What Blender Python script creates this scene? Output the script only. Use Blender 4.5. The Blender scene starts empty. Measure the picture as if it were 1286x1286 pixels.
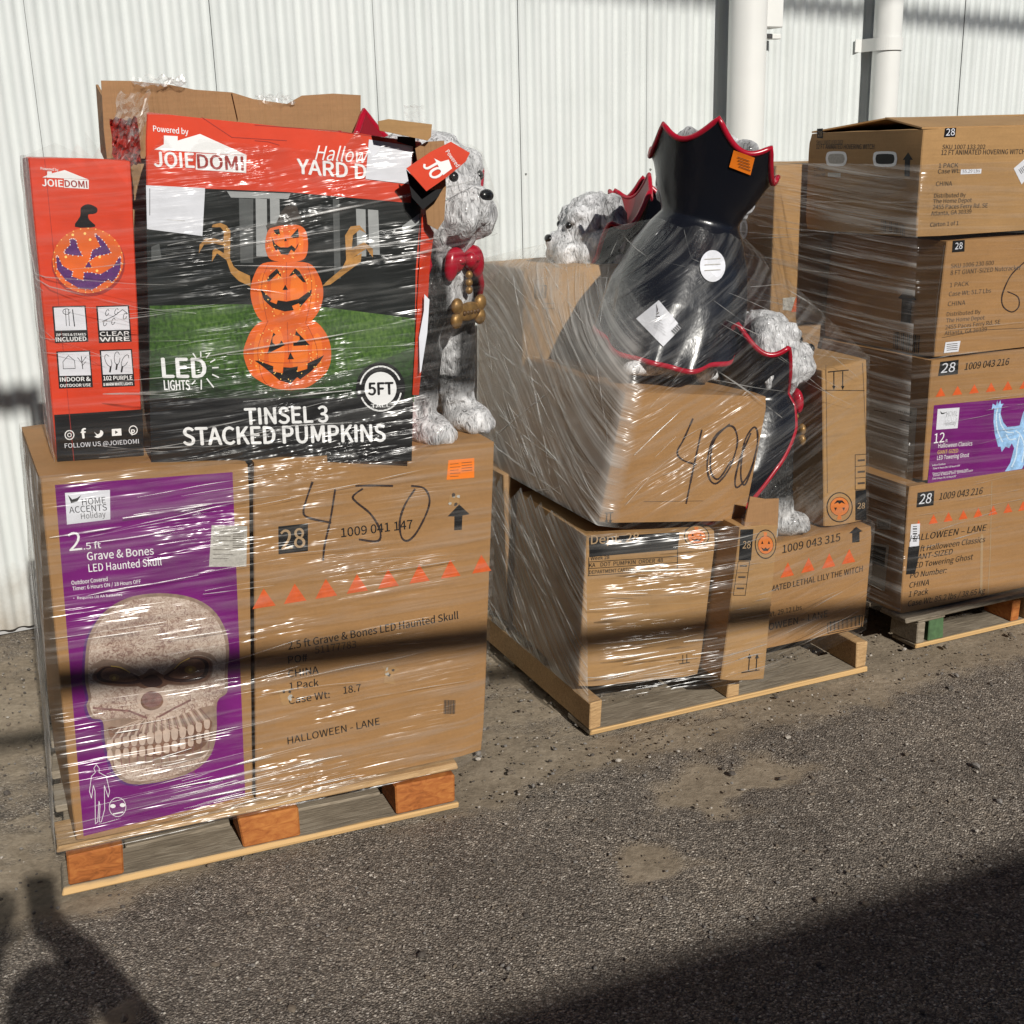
import bpy, bmesh, math, random
from mathutils import Vector, Matrix, noise, geometry
random.seed(7)
sc = bpy.context.scene
COL = sc.collection
# ------------------------------------------------------------------ camera
IMG = 1286.0; FPX = 1530.0; CAMH = 1.68
_dn = Vector((779 - 643, 5780 - 643, FPX)).normalized()
_up = -_dn
_fw = Vector((0, 0, 1)); _fw = (_fw - _fw.dot(_up) * _up).normalized()
_rt = _fw.cross(_up).normalized()
RM = Matrix((_rt, _fw, _up))                     # camera(x right,y down,z fwd) -> world
CAM = Vector((0, 0, CAMH))
cam_d = bpy.data.cameras.new('camera'); cam = bpy.data.objects.new('camera', cam_d); COL.objects.link(cam)
cx = RM @ Vector((1, 0, 0)); cy = RM @ Vector((0, -1, 0)); cz = RM @ Vector((0, 0, -1))
cam.matrix_world = Matrix(((cx.x, cy.x, cz.x, 0), (cx.y, cy.y, cz.y, 0), (cx.z, cy.z, cz.z, CAMH), (0, 0, 0, 1)))
cam_d.sensor_width = 36; cam_d.lens = 36 * FPX / IMG; cam_d.clip_start = 0.02; cam_d.clip_end = 500
sc.camera = cam
# ------------------------------------------------------------------ light
LIGHT = Vector((-0.351, 0.7846, -0.5111)).normalized()
w = bpy.data.worlds.new('World'); sc.world = w; w.use_nodes = True
nt = w.node_tree; bgn = nt.nodes['Background']
sky = nt.nodes.new('ShaderNodeTexSky'); sky.sky_type = 'NISHITA'; sky.sun_disc = False
sky.sun_elevation = math.asin(-LIGHT.z)
sky.sun_rotation = math.atan2(-LIGHT.x, -LIGHT.y)
sky.altitude = 2200; sky.air_density = 0.5; sky.dust_density = 0.25
nt.links.new(sky.outputs[0], bgn.inputs[0]); bgn.inputs[1].default_value = 0.05
sl = bpy.data.lights.new('sun', 'SUN'); sl.energy = 5.0; sl.angle = math.radians(0.53); sl.color = (1, 0.96, 0.89)
so = bpy.data.objects.new('sun', sl); COL.objects.link(so)
so.rotation_euler = LIGHT.to_track_quat('-Z', 'Y').to_euler(); so.location = (3, -6, 9)
sc.view_settings.view_transform = 'Standard'; sc.view_settings.look = 'None'
sc.view_settings.exposure = -0.12; sc.view_settings.gamma = 1.0; sc.view_settings.use_curve_mapping = False
sc.cycles.transparent_max_bounces = 16; sc.cycles.max_bounces = 6; sc.cycles.diffuse_bounces = 3; sc.cycles.glossy_bounces = 3

# ------------------------------------------------------------------ pixel geometry
def ray(px, py): return RM @ Vector(((px - 643) / FPX, (py - 643) / FPX, 1.0))
def gz(px, py, z=0.0):
    r = ray(px, py); return CAM + r * ((z - CAMH) / r.z)
def onplane(px, py, o, n):
    r = ray(px, py); return CAM + r * ((o - CAM).dot(n) / r.dot(n))
def pxs(p):
    q = RM.transposed() @ (Vector(p) - CAM); return (643 + FPX * q.x / q.z, 643 + FPX * q.y / q.z)
class Frame:
    def __init__(s, o, deg):
        a = math.radians(deg); s.o = o; s.u = Vector((math.cos(a), math.sin(a), 0)); s.n = Vector((-math.sin(a), math.cos(a), 0)); s.a = a
    def p(s, x, d, z=0.0): return s.o + s.u * x + s.n * d + Vector((0, 0, z))
P1 = Frame(gz(80, 1125), 21.0); P2 = Frame(gz(740, 925), 23.5); P3 = Frame(gz(1150, 815), 24.0)
WF = Frame(gz(20, 797), 27.6)
def Z(ox, oy, k):
    return lambda *pts: [(ox + a / k, oy + b / k) for a, b in pts]

# ------------------------------------------------------------------ materials
def newmat(name):
    m = bpy.data.materials.new(name); m.use_nodes = True
    return m, m.node_tree.nodes, m.node_tree.links, m.node_tree.nodes['Principled BSDF']
def ramp(N, L, src, stops):
    r = N.new('ShaderNodeValToRGB'); L.new(src, r.inputs[0])
    e = r.color_ramp.elements
    e[0].position, e[0].color = stops[0][0], (*stops[0][1], 1)
    e[1].position, e[1].color = stops[-1][0], (*stops[-1][1], 1)
    for p, c in stops[1:-1]:
        x = e.new(p); x.color = (*c, 1)
    return r.outputs[0]
def noise_n(N, L, scale, detail=4, vec=None, rough=0.55, dist=0.0):
    n = N.new('ShaderNodeTexNoise'); n.inputs['Scale'].default_value = scale; n.inputs['Detail'].default_value = detail
    n.inputs['Roughness'].default_value = rough; n.inputs['Distortion'].default_value = dist
    if vec is not None: L.new(vec, n.inputs['Vector'])
    return n.outputs['Fac']
def mapped(N, L, scale, coord='Object', rot=(0, 0, 0)):
    t = N.new('ShaderNodeTexCoord'); m = N.new('ShaderNodeMapping'); m.inputs['Scale'].default_value = scale
    m.inputs['Rotation'].default_value = rot
    L.new(t.outputs[coord], m.inputs[0]); return m.outputs[0]
def math_n(N, L, op, a, b=None, clamp=False):
    m = N.new('ShaderNodeMath'); m.operation = op; m.use_clamp = clamp
    for i, v in enumerate((a, b)):
        if v is None: continue
        if isinstance(v, (int, float)): m.inputs[i].default_value = v
        else: L.new(v, m.inputs[i])
    return m.outputs[0]
def bump(N, L, B, h, strength, dist):
    b = N.new('ShaderNodeBump'); b.inputs['Strength'].default_value = strength; b.inputs['Distance'].default_value = dist
    L.new(h, b.inputs['Height']); L.new(b.outputs[0], B.inputs['Normal']); return b
def flat(name, c, rough=0.55, var=0.0, scale=30, spec=0.5, metal=0.0, coat=0.0, bmp=0.0):
    m, N, L, B = newmat(name)
    B.inputs['Roughness'].default_value = rough; B.inputs['Specular IOR Level'].default_value = spec
    B.inputs['Metallic'].default_value = metal; B.inputs['Coat Weight'].default_value = coat
    if var > 0:
        v = mapped(N, L, (1, 1, 1)); f = noise_n(N, L, scale, 5, v)
        L.new(ramp(N, L, f, [(0.3, tuple(x * (1 - var) for x in c)), (0.7, tuple(min(1, x * (1 + var)) for x in c))]), B.inputs[0])
        if bmp: bump(N, L, B, f, bmp, 0.004)
    else: B.inputs[0].default_value = (*c, 1)
    return m
def cardboard(name, c, rib=0.0):
    m, N, L, B = newmat(name); B.inputs['Roughness'].default_value = 0.72; B.inputs['Specular IOR Level'].default_value = 0.3
    v = mapped(N, L, (1, 1, 1)); f1 = noise_n(N, L, 4, 6, v, 0.68); f2 = noise_n(N, L, 120, 3, v)
    vs = mapped(N, L, (2, 2, 45)); f3 = noise_n(N, L, 3, 4, vs)
    s = math_n(N, L, 'ADD', math_n(N, L, 'MULTIPLY', f1, 0.5), math_n(N, L, 'ADD', math_n(N, L, 'MULTIPLY', f2, 0.2), math_n(N, L, 'MULTIPLY', f3, 0.3)))
    L.new(ramp(N, L, s, [(0.30, tuple(x * 0.68 for x in c)), (0.42, tuple(x * 0.9 for x in c)), (0.52, c), (0.68, tuple(x * 1.16 for x in c))]), B.inputs[0])
    if rib:
        vr = mapped(N, L, (rib, rib, 0.5)); fr = noise_n(N, L, 1, 1, vr); bump(N, L, B, fr, 0.6, 0.006)
    else: bump(N, L, B, s, 0.35, 0.004)
    return m
CARD = cardboard('cardboard', (0.325, 0.175, 0.068)); CARD2 = cardboard('cardboard_pale', (0.355, 0.205, 0.084))
CARD3 = cardboard('cardboard_grey', (0.31, 0.19, 0.095)); CORR = cardboard('cardboard_corrugated', (0.30, 0.165, 0.075), rib=140)
INK = flat('black_print', (0.009, 0.009, 0.010), 0.5, spec=0.2); INKB = flat('brown_print', (0.05, 0.035, 0.025), 0.6)
MARK = flat('marker_ink', (0.035, 0.02, 0.018), 0.4)
TAN = flat('tan_print', (0.36, 0.24, 0.13), 0.6); ORI = flat('orange_triangle_print', (0.62, 0.095, 0.012), 0.55, 0.12, 60)
RED = flat('red_box_print', (0.62, 0.045, 0.012), 0.38, 0.10, 12, bmp=0.2); REDD = flat('dark_red_print', (0.30, 0.018, 0.012), 0.45)
WHT = flat('white_print', (0.80, 0.80, 0.80), 0.5); PAPER = flat('white_paper', (0.66, 0.67, 0.72), 0.6, 0.06, 25, bmp=0.2)
GREYP = flat('grey_label', (0.42, 0.40, 0.36), 0.6, 0.18, 160)
PUR = flat('purple_print', (0.155, 0.006, 0.145), 0.4, 0.18, 6); PURD = flat('dark_purple_print', (0.09, 0.02, 0.14), 0.4, 0.2, 90)
ORS = flat('orange_sticker', (0.85, 0.20, 0.01), 0.5); PUMP = flat('pumpkin_print', (0.70, 0.115, 0.008), 0.45, 0.16, 14)
PUMPD = flat('pumpkin_rib_print', (0.36, 0.04, 0.004), 0.5); GLOWP = flat('light_dot_print', (0.95, 0.60, 0.16), 0.5)
STKP = flat('pumpkin_sticker_print', (0.62, 0.17, 0.03), 0.55); NIGHT = flat('night_print', (0.008, 0.010, 0.010), 0.45, 0.5, 8, spec=0.2)
STONEP = flat('porch_print', (0.30, 0.31, 0.31), 0.5, 0.1, 20); STONED = flat('dim_porch_print', (0.07, 0.075, 0.075), 0.5, 0.3, 20)
HAND = flat('branch_hand_print', (0.40, 0.19, 0.04), 0.5, 0.3, 60); GOLDP = flat('gold_print', (0.62, 0.42, 0.10), 0.5)
BLUEP = flat('ghost_print', (0.28, 0.48, 0.74), 0.45, 0.35, 45); EYEP = flat('socket_print', (0.11, 0.045, 0.035), 0.5, 0.5, 40)
TEETHP = flat('teeth_print', (0.50, 0.38, 0.31), 0.5, 0.15, 60); NOSEP = flat('nasal_print', (0.20, 0.10, 0.09), 0.5, 0.4, 50)
def grass_print():
    m, N, L, B = newmat('grass_print'); B.inputs['Roughness'].default_value = 0.4
    f = noise_n(N, L, 160, 4, mapped(N, L, (1, 1, 0.6))); g = noise_n(N, L, 5, 2, mapped(N, L, (1, 1, 1)))
    s = math_n(N, L, 'ADD', math_n(N, L, 'MULTIPLY', f, 0.6), math_n(N, L, 'MULTIPLY', g, 0.4))
    L.new(ramp(N, L, s, [(0.35, (0.012, 0.035, 0.006)), (0.5, (0.04, 0.10, 0.012)), (0.68, (0.10, 0.19, 0.03))]), B.inputs[0]); return m
GRASSP = grass_print()
def bone_print():
    m, N, L, B = newmat('bone_print'); B.inputs['Roughness'].default_value = 0.45
    f = noise_n(N, L, 95, 5, mapped(N, L, (1, 1, 1)), dist=2.2); g = noise_n(N, L, 9, 3, mapped(N, L, (1, 1, 1)))
    s = math_n(N, L, 'ADD', math_n(N, L, 'MULTIPLY', f, 0.65), math_n(N, L, 'MULTIPLY', g, 0.35))
    L.new(ramp(N, L, s, [(0.36, (0.19, 0.10, 0.08)), (0.47, (0.42, 0.31, 0.25)), (0.60, (0.60, 0.50, 0.42))]), B.inputs[0]); return m
BONEP = bone_print()
def wood(name, c1, c2, axis=(14, 14, 1.6)):
    m, N, L, B = newmat(name); B.inputs['Roughness'].default_value = 0.75; B.inputs['Specular IOR Level'].default_value = 0.25
    v = mapped(N, L, axis); f = noise_n(N, L, 6, 6, v, 0.6, 1.2); g = noise_n(N, L, 3, 3, mapped(N, L, (1, 1, 1)))
    s = math_n(N, L, 'ADD', math_n(N, L, 'MULTIPLY', f, 0.7), math_n(N, L, 'MULTIPLY', g, 0.3))
    L.new(ramp(N, L, s, [(0.34, tuple(x * 0.55 for x in c1)), (0.48, c1), (0.66, c2)]), B.inputs[0]); bump(N, L, B, f, 0.4, 0.004); return m
WOODG = wood('weathered_wood', (0.23, 0.19, 0.14), (0.38, 0.33, 0.255), (2, 22, 22)); WOODY = wood('fresh_wood', (0.52, 0.32, 0.14), (0.66, 0.44, 0.21), (2, 22, 22))
WOODO = wood('orange_block_wood', (0.33, 0.105, 0.026), (0.45, 0.175, 0.045), (4, 4, 9)); WOODS = wood('stringer_wood', (0.40, 0.25, 0.12), (0.55, 0.37, 0.19), (2, 22, 22))
def wood_edge(name):
    m = wood(name, (0.23, 0.19, 0.14), (0.38, 0.33, 0.255), (2, 22, 22)); N, L = m.node_tree.nodes, m.node_tree.links; B = N['Principled BSDF']
    src = B.inputs[0].links[0].from_socket; t = N.new('ShaderNodeTexCoord'); sp_ = N.new('ShaderNodeSeparateXYZ'); L.new(t.outputs['Object'], sp_.inputs[0])
    k = N.new('ShaderNodeMapRange'); L.new(math_n(N, L, 'ADD', sp_.outputs[1], math_n(N, L, 'MULTIPLY', noise_n(N, L, 14, 3, t.outputs['Object']), 0.012)), k.inputs[0]); k.inputs[1].default_value = 0.007; k.inputs[2].default_value = 0.014; k.clamp = True
    mx = N.new('ShaderNodeMix'); mx.data_type = 'RGBA'; L.new(k.outputs[0], mx.inputs[0]); mx.inputs[6].default_value = (0.56, 0.36, 0.16, 1); L.new(src, mx.inputs[7]); L.new(mx.outputs[2], B.inputs[0]); return m
WOODE = wood_edge('weathered_board_fresh_edge')
GREENP = flat('green_paint', (0.06, 0.12, 0.05), 0.7, 0.3, 40)
def film_mat(name, haze, su=2.2, sv=70.0, skew=0.0, gl=0.05, hazebase=0.008, bd=0.015, low=None, lo=0.43, calm=0.06):
    m, N, L, B = newmat(name); N.remove(B); out = N['Material Output']
    L.new(film_nodes(N, L, haze, su, sv, skew, gl, hazebase, bd, low, lo, calm), out.inputs[0]); return m
def film_nodes(N, L, haze, su, sv, skew, gl, hazebase, bd, low, lo, calm):
    uv = N.new('ShaderNodeUVMap'); sep = N.new('ShaderNodeSeparateXYZ'); L.new(uv.outputs[0], sep.inputs[0])
    vv = math_n(N, L, 'ADD', sep.outputs[1], math_n(N, L, 'MULTIPLY', sep.outputs[0], skew))
    def cmb(a, b):
        c = N.new('ShaderNodeCombineXYZ'); L.new(math_n(N, L, 'MULTIPLY', sep.outputs[0], a), c.inputs[0]); L.new(math_n(N, L, 'MULTIPLY', vv, b), c.inputs[1]); return c.outputs[0]
    n1 = noise_n(N, L, 1.0, 3, cmb(su, sv), 0.55, 0.5); n2 = noise_n(N, L, 1.0, 2, cmb(su * 4, sv * 2.4), 0.5, 0.3); n3 = noise_n(N, L, 1.0, 3, cmb(2.6, 8.0))
    n4 = noise_n(N, L, 1.0, 2, cmb(10, 26), 0.5)
    h = math_n(N, L, 'ADD', math_n(N, L, 'MULTIPLY', n1, 1.3), math_n(N, L, 'ADD', math_n(N, L, 'MULTIPLY', n2, 0.35), math_n(N, L, 'MULTIPLY', n4, 0.6)))
    mod = math_n(N, L, 'MULTIPLY', math_n(N, L, 'SUBTRACT', n3, lo), 5.0, True)
    if low:
        r = N.new('ShaderNodeMapRange'); L.new(sep.outputs[1], r.inputs[0]); r.inputs[1].default_value = low[0]; r.inputs[2].default_value = low[1]; r.inputs[3].default_value = low[2]; r.inputs[4].default_value = 0; r.clamp = True
        mod = math_n(N, L, 'ADD', mod, r.outputs[0], True)
    mod = math_n(N, L, 'ADD', math_n(N, L, 'MULTIPLY', mod, 1 - calm), calm)
    bp = N.new('ShaderNodeBump'); bp.inputs['Distance'].default_value = bd; L.new(h, bp.inputs['Height']); L.new(mod, bp.inputs['Strength'])
    gs = N.new('ShaderNodeBsdfGlossy'); gs.inputs['Roughness'].default_value = 0.25; gs.inputs[0].default_value = (1, 1, 1, 1); L.new(bp.outputs[0], gs.inputs['Normal'])
    tr = N.new('ShaderNodeBsdfTransparent'); tr.inputs[0].default_value = (0.985, 0.985, 0.98, 1)
    df = N.new('ShaderNodeBsdfDiffuse'); df.inputs[0].default_value = (0.80, 0.79, 0.76, 1); L.new(bp.outputs[0], df.inputs['Normal'])
    tl = N.new('ShaderNodeBsdfTranslucent'); tl.inputs[0].default_value = (0.80, 0.79, 0.76, 1)
    dm = N.new('ShaderNodeMixShader'); dm.inputs[0].default_value = 0.45; L.new(df.outputs[0], dm.inputs[1]); L.new(tl.outputs[0], dm.inputs[2])
    st = N.new('ShaderNodeMapRange'); L.new(math_n(N, L, 'MULTIPLY', n1, math_n(N, L, 'ADD', n2, 0.5)), st.inputs[0])
    st.inputs[1].default_value = 0.46; st.inputs[2].default_value = 0.72; st.inputs[3].default_value = hazebase; st.inputs[4].default_value = haze; st.clamp = True
    m1 = N.new('ShaderNodeMixShader'); L.new(st.outputs[0], m1.inputs[0]); L.new(tr.outputs[0], m1.inputs[1]); L.new(dm.outputs[0], m1.inputs[2])
    m2 = N.new('ShaderNodeMixShader'); m2.inputs[0].default_value = gl; L.new(m1.outputs[0], m2.inputs[1]); L.new(gs.outputs[0], m2.inputs[2])
    return m2.outputs[0]
FILM1 = film_mat('stretch_film', 0.16, su=1.5, sv=34, bd=0.027, low=(0.12, 0.28, 0.75), lo=0.46); FILM1U = film_mat('stretch_film_upper', 0.10, su=1.5, sv=36, bd=0.025, skew=-0.06, low=(0.98, 1.16, 0.7), lo=0.47)
FILM1S = film_mat('stretch_film_side', 0.75, su=1.5, sv=40, skew=0.9, hazebase=0.22)
FILM2 = film_mat('stretch_film_loose', 0.16, su=1.6, sv=46, skew=-0.35, hazebase=0.015, gl=0.055); FILM2S = None
def film_blend(name):
    m, N, L, B = newmat(name); N.remove(B); out = N['Material Output']
    a = film_nodes(N, L, 0.12, 1.4, 32, -0.35, 0.05, 0.008, 0.024, None, 0.43, 0.06); b = film_nodes(N, L, 0.90, 0.9, 34, 0.5, 0.06, 0.36, 0.015, None, 0.43, 0.06)
    at = N.new('ShaderNodeAttribute'); at.attribute_name = 'side'; mx = N.new('ShaderNodeMixShader'); L.new(at.outputs['Fac'], mx.inputs[0]); L.new(a, mx.inputs[1]); L.new(b, mx.inputs[2]); L.new(mx.outputs[0], out.inputs[0]); return m
FILM2 = film_blend('stretch_film_draped')
FILM3 = film_mat('stretch_film_tight', 0.10, su=1.0, sv=50, skew=0.05, gl=0.05, lo=0.5); FILM3S = film_mat('stretch_film_tight_side', 0.45, su=0.9, sv=40, skew=0.12, hazebase=0.05)
FILM2L = film_mat('stretch_film_lower', 0.14, su=1.6, sv=36, bd=0.026, skew=-0.05, hazebase=0.01, low=(0.12, 0.22, 0.8)); FILM2LS = film_mat('stretch_film_lower_side', 0.75, su=1.0, sv=34, skew=0.8, hazebase=0.26)

# ------------------------------------------------------------------ mesh helpers
def mobj(name, verts, faces, mat, parent=None, smooth=False, mats=None, fm=None):
    me = bpy.data.meshes.new(name); me.from_pydata([tuple(v) for v in verts], [], faces)
    for mm in (mats or [mat]): me.materials.append(mm)
    if fm: me.polygons.foreach_set('material_index', fm)
    if smooth: me.polygons.foreach_set('use_smooth', [True] * len(me.polygons))
    me.update()
    o = bpy.data.objects.new(name, me); COL.objects.link(o)
    if parent is not None: o.parent = parent
    return o
def frombm(name, bm, mat, parent=None, smooth=False, sharp=35):
    me = bpy.data.meshes.new(name)
    if smooth:
        for f in bm.faces: f.smooth = True
        for e in bm.edges:
            if len(e.link_faces) == 2 and e.calc_face_angle(0) > math.radians(sharp): e.smooth = False
    bm.to_mesh(me); bm.free(); me.materials.append(mat)
    o = bpy.data.objects.new(name, me); COL.objects.link(o)
    if parent is not None: o.parent = parent
    return o
def thing(name, label, cat, loc=(0, 0, 0), group=None):
    o = bpy.data.objects.new(name, None); COL.objects.link(o); o.location = loc; o.empty_display_size = 0.1
    return tag(o, label, cat, group)
def tag(o, label, cat, group=None):
    o['label'] = label; o['category'] = cat
    if group: o['group'] = group
    return o
def rel(o, root):   # keep world-space mesh under a root that sits elsewhere (roots are unrotated)
    o.parent = root; o.matrix_parent_inverse = Matrix.Identity(4); o.location = -Vector(root.location); return o
def boxverts(o, u, v, w_):
    return [o, o + u, o + u + v, o + v, o + w_, o + u + w_, o + u + v + w_, o + v + w_]
BF = [(0, 3, 2, 1), (4, 5, 6, 7), (0, 1, 5, 4), (1, 2, 6, 5), (2, 3, 7, 6), (3, 0, 4, 7)]
def bevbox(name, verts, mat, root, bev=0.003, cuts=0, dent=0.0, seed=0.0, flat_n=()):
    bm = bmesh.new(); vs = [bm.verts.new(v) for v in verts]
    for f in BF: bm.faces.new([vs[i] for i in f])
    bmesh.ops.recalc_face_normals(bm, faces=bm.faces[:])
    if bev: bmesh.ops.bevel(bm, geom=bm.edges[:], offset=bev, segments=1, affect='EDGES')
    if cuts:
        big = [e for e in bm.edges if e.calc_length() > bev * 4]
        bmesh.ops.subdivide_edges(bm, edges=big, cuts=cuts, use_grid_fill=True)
        bm.normal_update()
        cen = sum((v.co for v in bm.verts), Vector()) / len(bm.verts); corners = [Vector(c) for c in verts]; mv = []
        for v in bm.verts:
            a = noise.noise(v.co * 7 + Vector((seed, 0, 0))) + 0.5 * noise.noise(v.co * 19 + Vector((0, seed, 0)))
            k = max(0.0, 0.35 + 0.6 * a) * dent
            cd = min((v.co - c).length for c in corners)
            if any(v.normal.dot(fn) > 0.6 for fn in flat_n): k = 0.0
            crush = max(0.0, 1 - cd / 0.05) * 1.6 * dent * (0.6 + 0.8 * noise.noise(v.co * 31 + Vector((seed, 3, 0))))
            mv.append((v, v.normal * -k + (cen - v.co).normalized() * crush))
        for v, d_ in mv: v.co += d_
    bm.normal_update()
    o = frombm(name, bm, mat, None, True, 28); rel(o, root); return o

# text: Blender's own bundled sans, with the built-in font as fallback
import os
FONT = None
try:
    FONT = bpy.data.fonts.load(os.path.join(bpy.utils.system_resource('DATAFILES'), 'fonts', 'Noto Sans CJK Regular.woff2'))
except Exception:
    FONT = None
_tc = {}
def textmesh(s, bold, shear):
    k = (s, bold, shear)
    if k in _tc: return _tc[k]
    c = bpy.data.curves.new('t', 'FONT'); c.body = s; c.size = 1; c.shear = shear; c.resolution_u = 3
    c.fill_mode = 'FRONT'
    if FONT: c.font = FONT
    o = bpy.data.objects.new('t', c); COL.objects.link(o)
    bpy.context.view_layer.update()
    me = o.evaluated_get(bpy.context.evaluated_depsgraph_get()).to_mesh()
    vs = [(v.co.x, v.co.y) for v in me.vertices]; fs = [tuple(p.vertices) for p in me.polygons]
    o.to_mesh_clear(); bpy.data.objects.remove(o); bpy.data.curves.remove(c)
    _tc[k] = (vs, fs); return _tc[k]
CAPH = max(v[1] for v in textmesh('H', 0, 0)[0])
def smooth_poly(pts, k=4, closed=True):
    n = len(pts); out = []
    for i in range(n if closed else n - 1):
        g = lambda j: pts[j % n] if closed else pts[max(0, min(n - 1, j))]
        p0, p1, p2, p3 = g(i - 1), g(i), g(i + 1), g(i + 2)
        for j in range(k):
            t = j / k
            out.append(tuple(0.5 * (2 * b + (c - a) * t + (2 * a - 5 * b + 4 * c - d) * t * t + (3 * b - a - 3 * c + d) * t ** 3) for a, b, c, d in zip(p0, p1, p2, p3)))
    if not closed: out.append(pts[-1])
    return out
def ell(cx_, cy_, rx, ry, n=28, rot=0.0):
    return [(cx_ + rx * math.cos(a) * math.cos(rot) - ry * math.sin(a) * math.sin(rot), cy_ + rx * math.cos(a) * math.sin(rot) + ry * math.sin(a) * math.cos(rot)) for a in [2 * math.pi * i / n for i in range(n)]]
class Face:
    """a flat side of a box that carries print; shapes are given by where the photograph shows them"""
    def __init__(s, o, n, root, clip=None):
        s.o = Vector(o); s.n = Vector(n).normalized(); s.root = root; s.acc = {}
        s.right = Vector((0, 0, 1)).cross(s.n).normalized(); s.upv = s.n.cross(s.right).normalized()
    def at(s, p, lift=1.0):
        return onplane(p[0], p[1], s.o + s.n * (0.0004 + 0.00022 * lift), s.n)
    def add(s, part, mat, verts, faces, key=None):
        V, F = s.acc.setdefault((part, mat, key), ([], [])); b = len(V); V.extend(verts); F.extend([tuple(i + b for i in f) for f in faces])
    def poly(s, pts, mat, lift=1.0, part='printed_picture', key=0):
        if key == 0: s.cnt = getattr(s, 'cnt', 0) + 1; key = s.cnt
        vs = [s.at(p, lift) for p in pts]; v2 = [Vector((v.dot(s.right), v.dot(s.upv), 0)) for v in vs]
        tris = geometry.tessellate_polygon([v2])
        fs = []
        for t in tris:
            a, b, c = (v2[i] for i in t)
            if (b - a).cross(c - a).z < 0: t = (t[0], t[2], t[1])
            fs.append(tuple(t))
        s.add(part, mat, vs, fs, key)
    def line(s, pts, wpx, mat, lift=2.0, part='printed_marking', closed=False):
        if closed: pts = list(pts) + [pts[0]]
        for i in range(len(pts) - 1):
            (ax, ay), (bx, by) = pts[i], pts[i + 1]; dx, dy = bx - ax, by - ay; l = math.hypot(dx, dy) or 1
            wk = wpx * (1.25 + 0.5 * noise.noise(Vector((ax * 0.11, ay * 0.11, 0)))) if part == 'handwriting' else wpx
            ox, oy = -dy / l * wk / 2, dx / l * wk / 2; ex, ey = dx / l * wpx * 0.25, dy / l * wpx * 0.25
            s.poly([(ax + ox - ex, ay + oy - ey), (bx + ox + ex, by + oy + ey), (bx - ox + ex, by - oy + ey), (ax - ox - ex, ay - oy - ey)], mat, lift, part, 'lines')
    def text(s, st, a, b, h, mat, bold=0.012, lift=2.0, shear=0.0, part='printed_lettering', up=None):
        vs, fs = textmesh(st, 0, shear)
        if not vs: return
        x0 = min(v[0] for v in vs); x1 = max(v[0] for v in vs)
        A = s.at(a, lift); Bp = s.at(b, lift); ux = (Bp - A); W = ux.length; ux /= W
        T = s.at((a[0] + (b[0] - a[0]) * 0.02, a[1] - h), lift) if up is None else s.at(up, lift)
        uy = T - A
        if up is None:
            hh = uy.length; uy = s.upv * hh * 0.6 + (s.n.cross(ux)) * hh * 0.4
        k = W / (x1 - x0)
        s.cnt = getattr(s, 'cnt', 0) + 1
        hl = uy.length * 0.7
        sh = [(0, 0)] + ([(bold * 1.3, 0), (-bold * 1.3, 0), (0, bold), (0, -bold)] if bold > 0.004 else [])
        for i, (dx, dy) in enumerate(sh):
            s.add(part, mat, [A + ux * ((x - x0) * k + dx * hl * 1.4) + uy * (y / CAPH + dy) + s.n * (0.00007 * i) for x, y in vs], fs, s.cnt)
    def finish(s):
        for (part, mat, key), (V, F) in s.acc.items():
            o = rel(mobj(part, V, F, mat), s.root)
            if getattr(s, 'sub', None): o.parent = s.sub; o.location = (0, 0, 0)
            if key in ('lines', 'dots') or part == 'printed_lettering': o['kind'] = 'stuff'
        s.acc = {}
    def dots(s, pts, r, mat, lift=3.0, part='printed_picture'):
        for p in pts: s.poly(ell(p[0], p[1], r, r, 6), mat, lift, part, 'dots')

HULL = {}
def fquad(TL, TR, BR, BL, zl, zr=None):
    bl = gz(*BL, zl); br = gz(*BR, zr if zr is not None else zl)
    u = (br - bl); u.z = 0; u.normalize(); n = Vector((u.y, -u.x, 0))     # outward (towards camera)
    return [onplane(*TL, bl, n), onplane(*TR, bl, n), onplane(*BR, bl, n), onplane(*BL, bl, n)], n
def carton(label, q, n, depth, mat, hull=None, dent=0.006, group=None, name='cardboard_carton', cat='carton', cuts=9):
    TL, TR, BR, BL = q; dv = -n * depth
    base = (BL + BR) / 2 + dv / 2; base.z = min(BL.z, BR.z)
    root = thing(name, label, cat, base, group)
    verts = [BL, BR, BR + dv, BL + dv, TL, TR, TR + dv, TL + dv]
    ub = (BR - BL); ub.z = 0; ub.normalize(); bevbox('carton_body', verts, mat, root, 0.003, cuts, dent, random.random() * 50, (n, -ub))
    if hull: HULL.setdefault(hull, []).extend(verts)
    f = Face(BL, n, root); u = (BR - BL).normalized()
    left = Face(BL, -(u - Vector((0, 0, u.z))).normalized(), root)
    return root, f, left
def panel(name, pts3, n, thick, mat, root, mats=None):
    bm = bmesh.new(); vs = [bm.verts.new(p) for p in pts3]; f = bm.faces.new(vs)
    r = bmesh.ops.extrude_face_region(bm, geom=[f]); ev = [g for g in r['geom'] if isinstance(g, bmesh.types.BMVert)]
    bmesh.ops.translate(bm, verts=ev, vec=-n * thick); bmesh.ops.triangulate(bm, faces=bm.faces[:]); bmesh.ops.recalc_face_normals(bm, faces=bm.faces[:])
    return rel(frombm(name, bm, mat), root)

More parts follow.
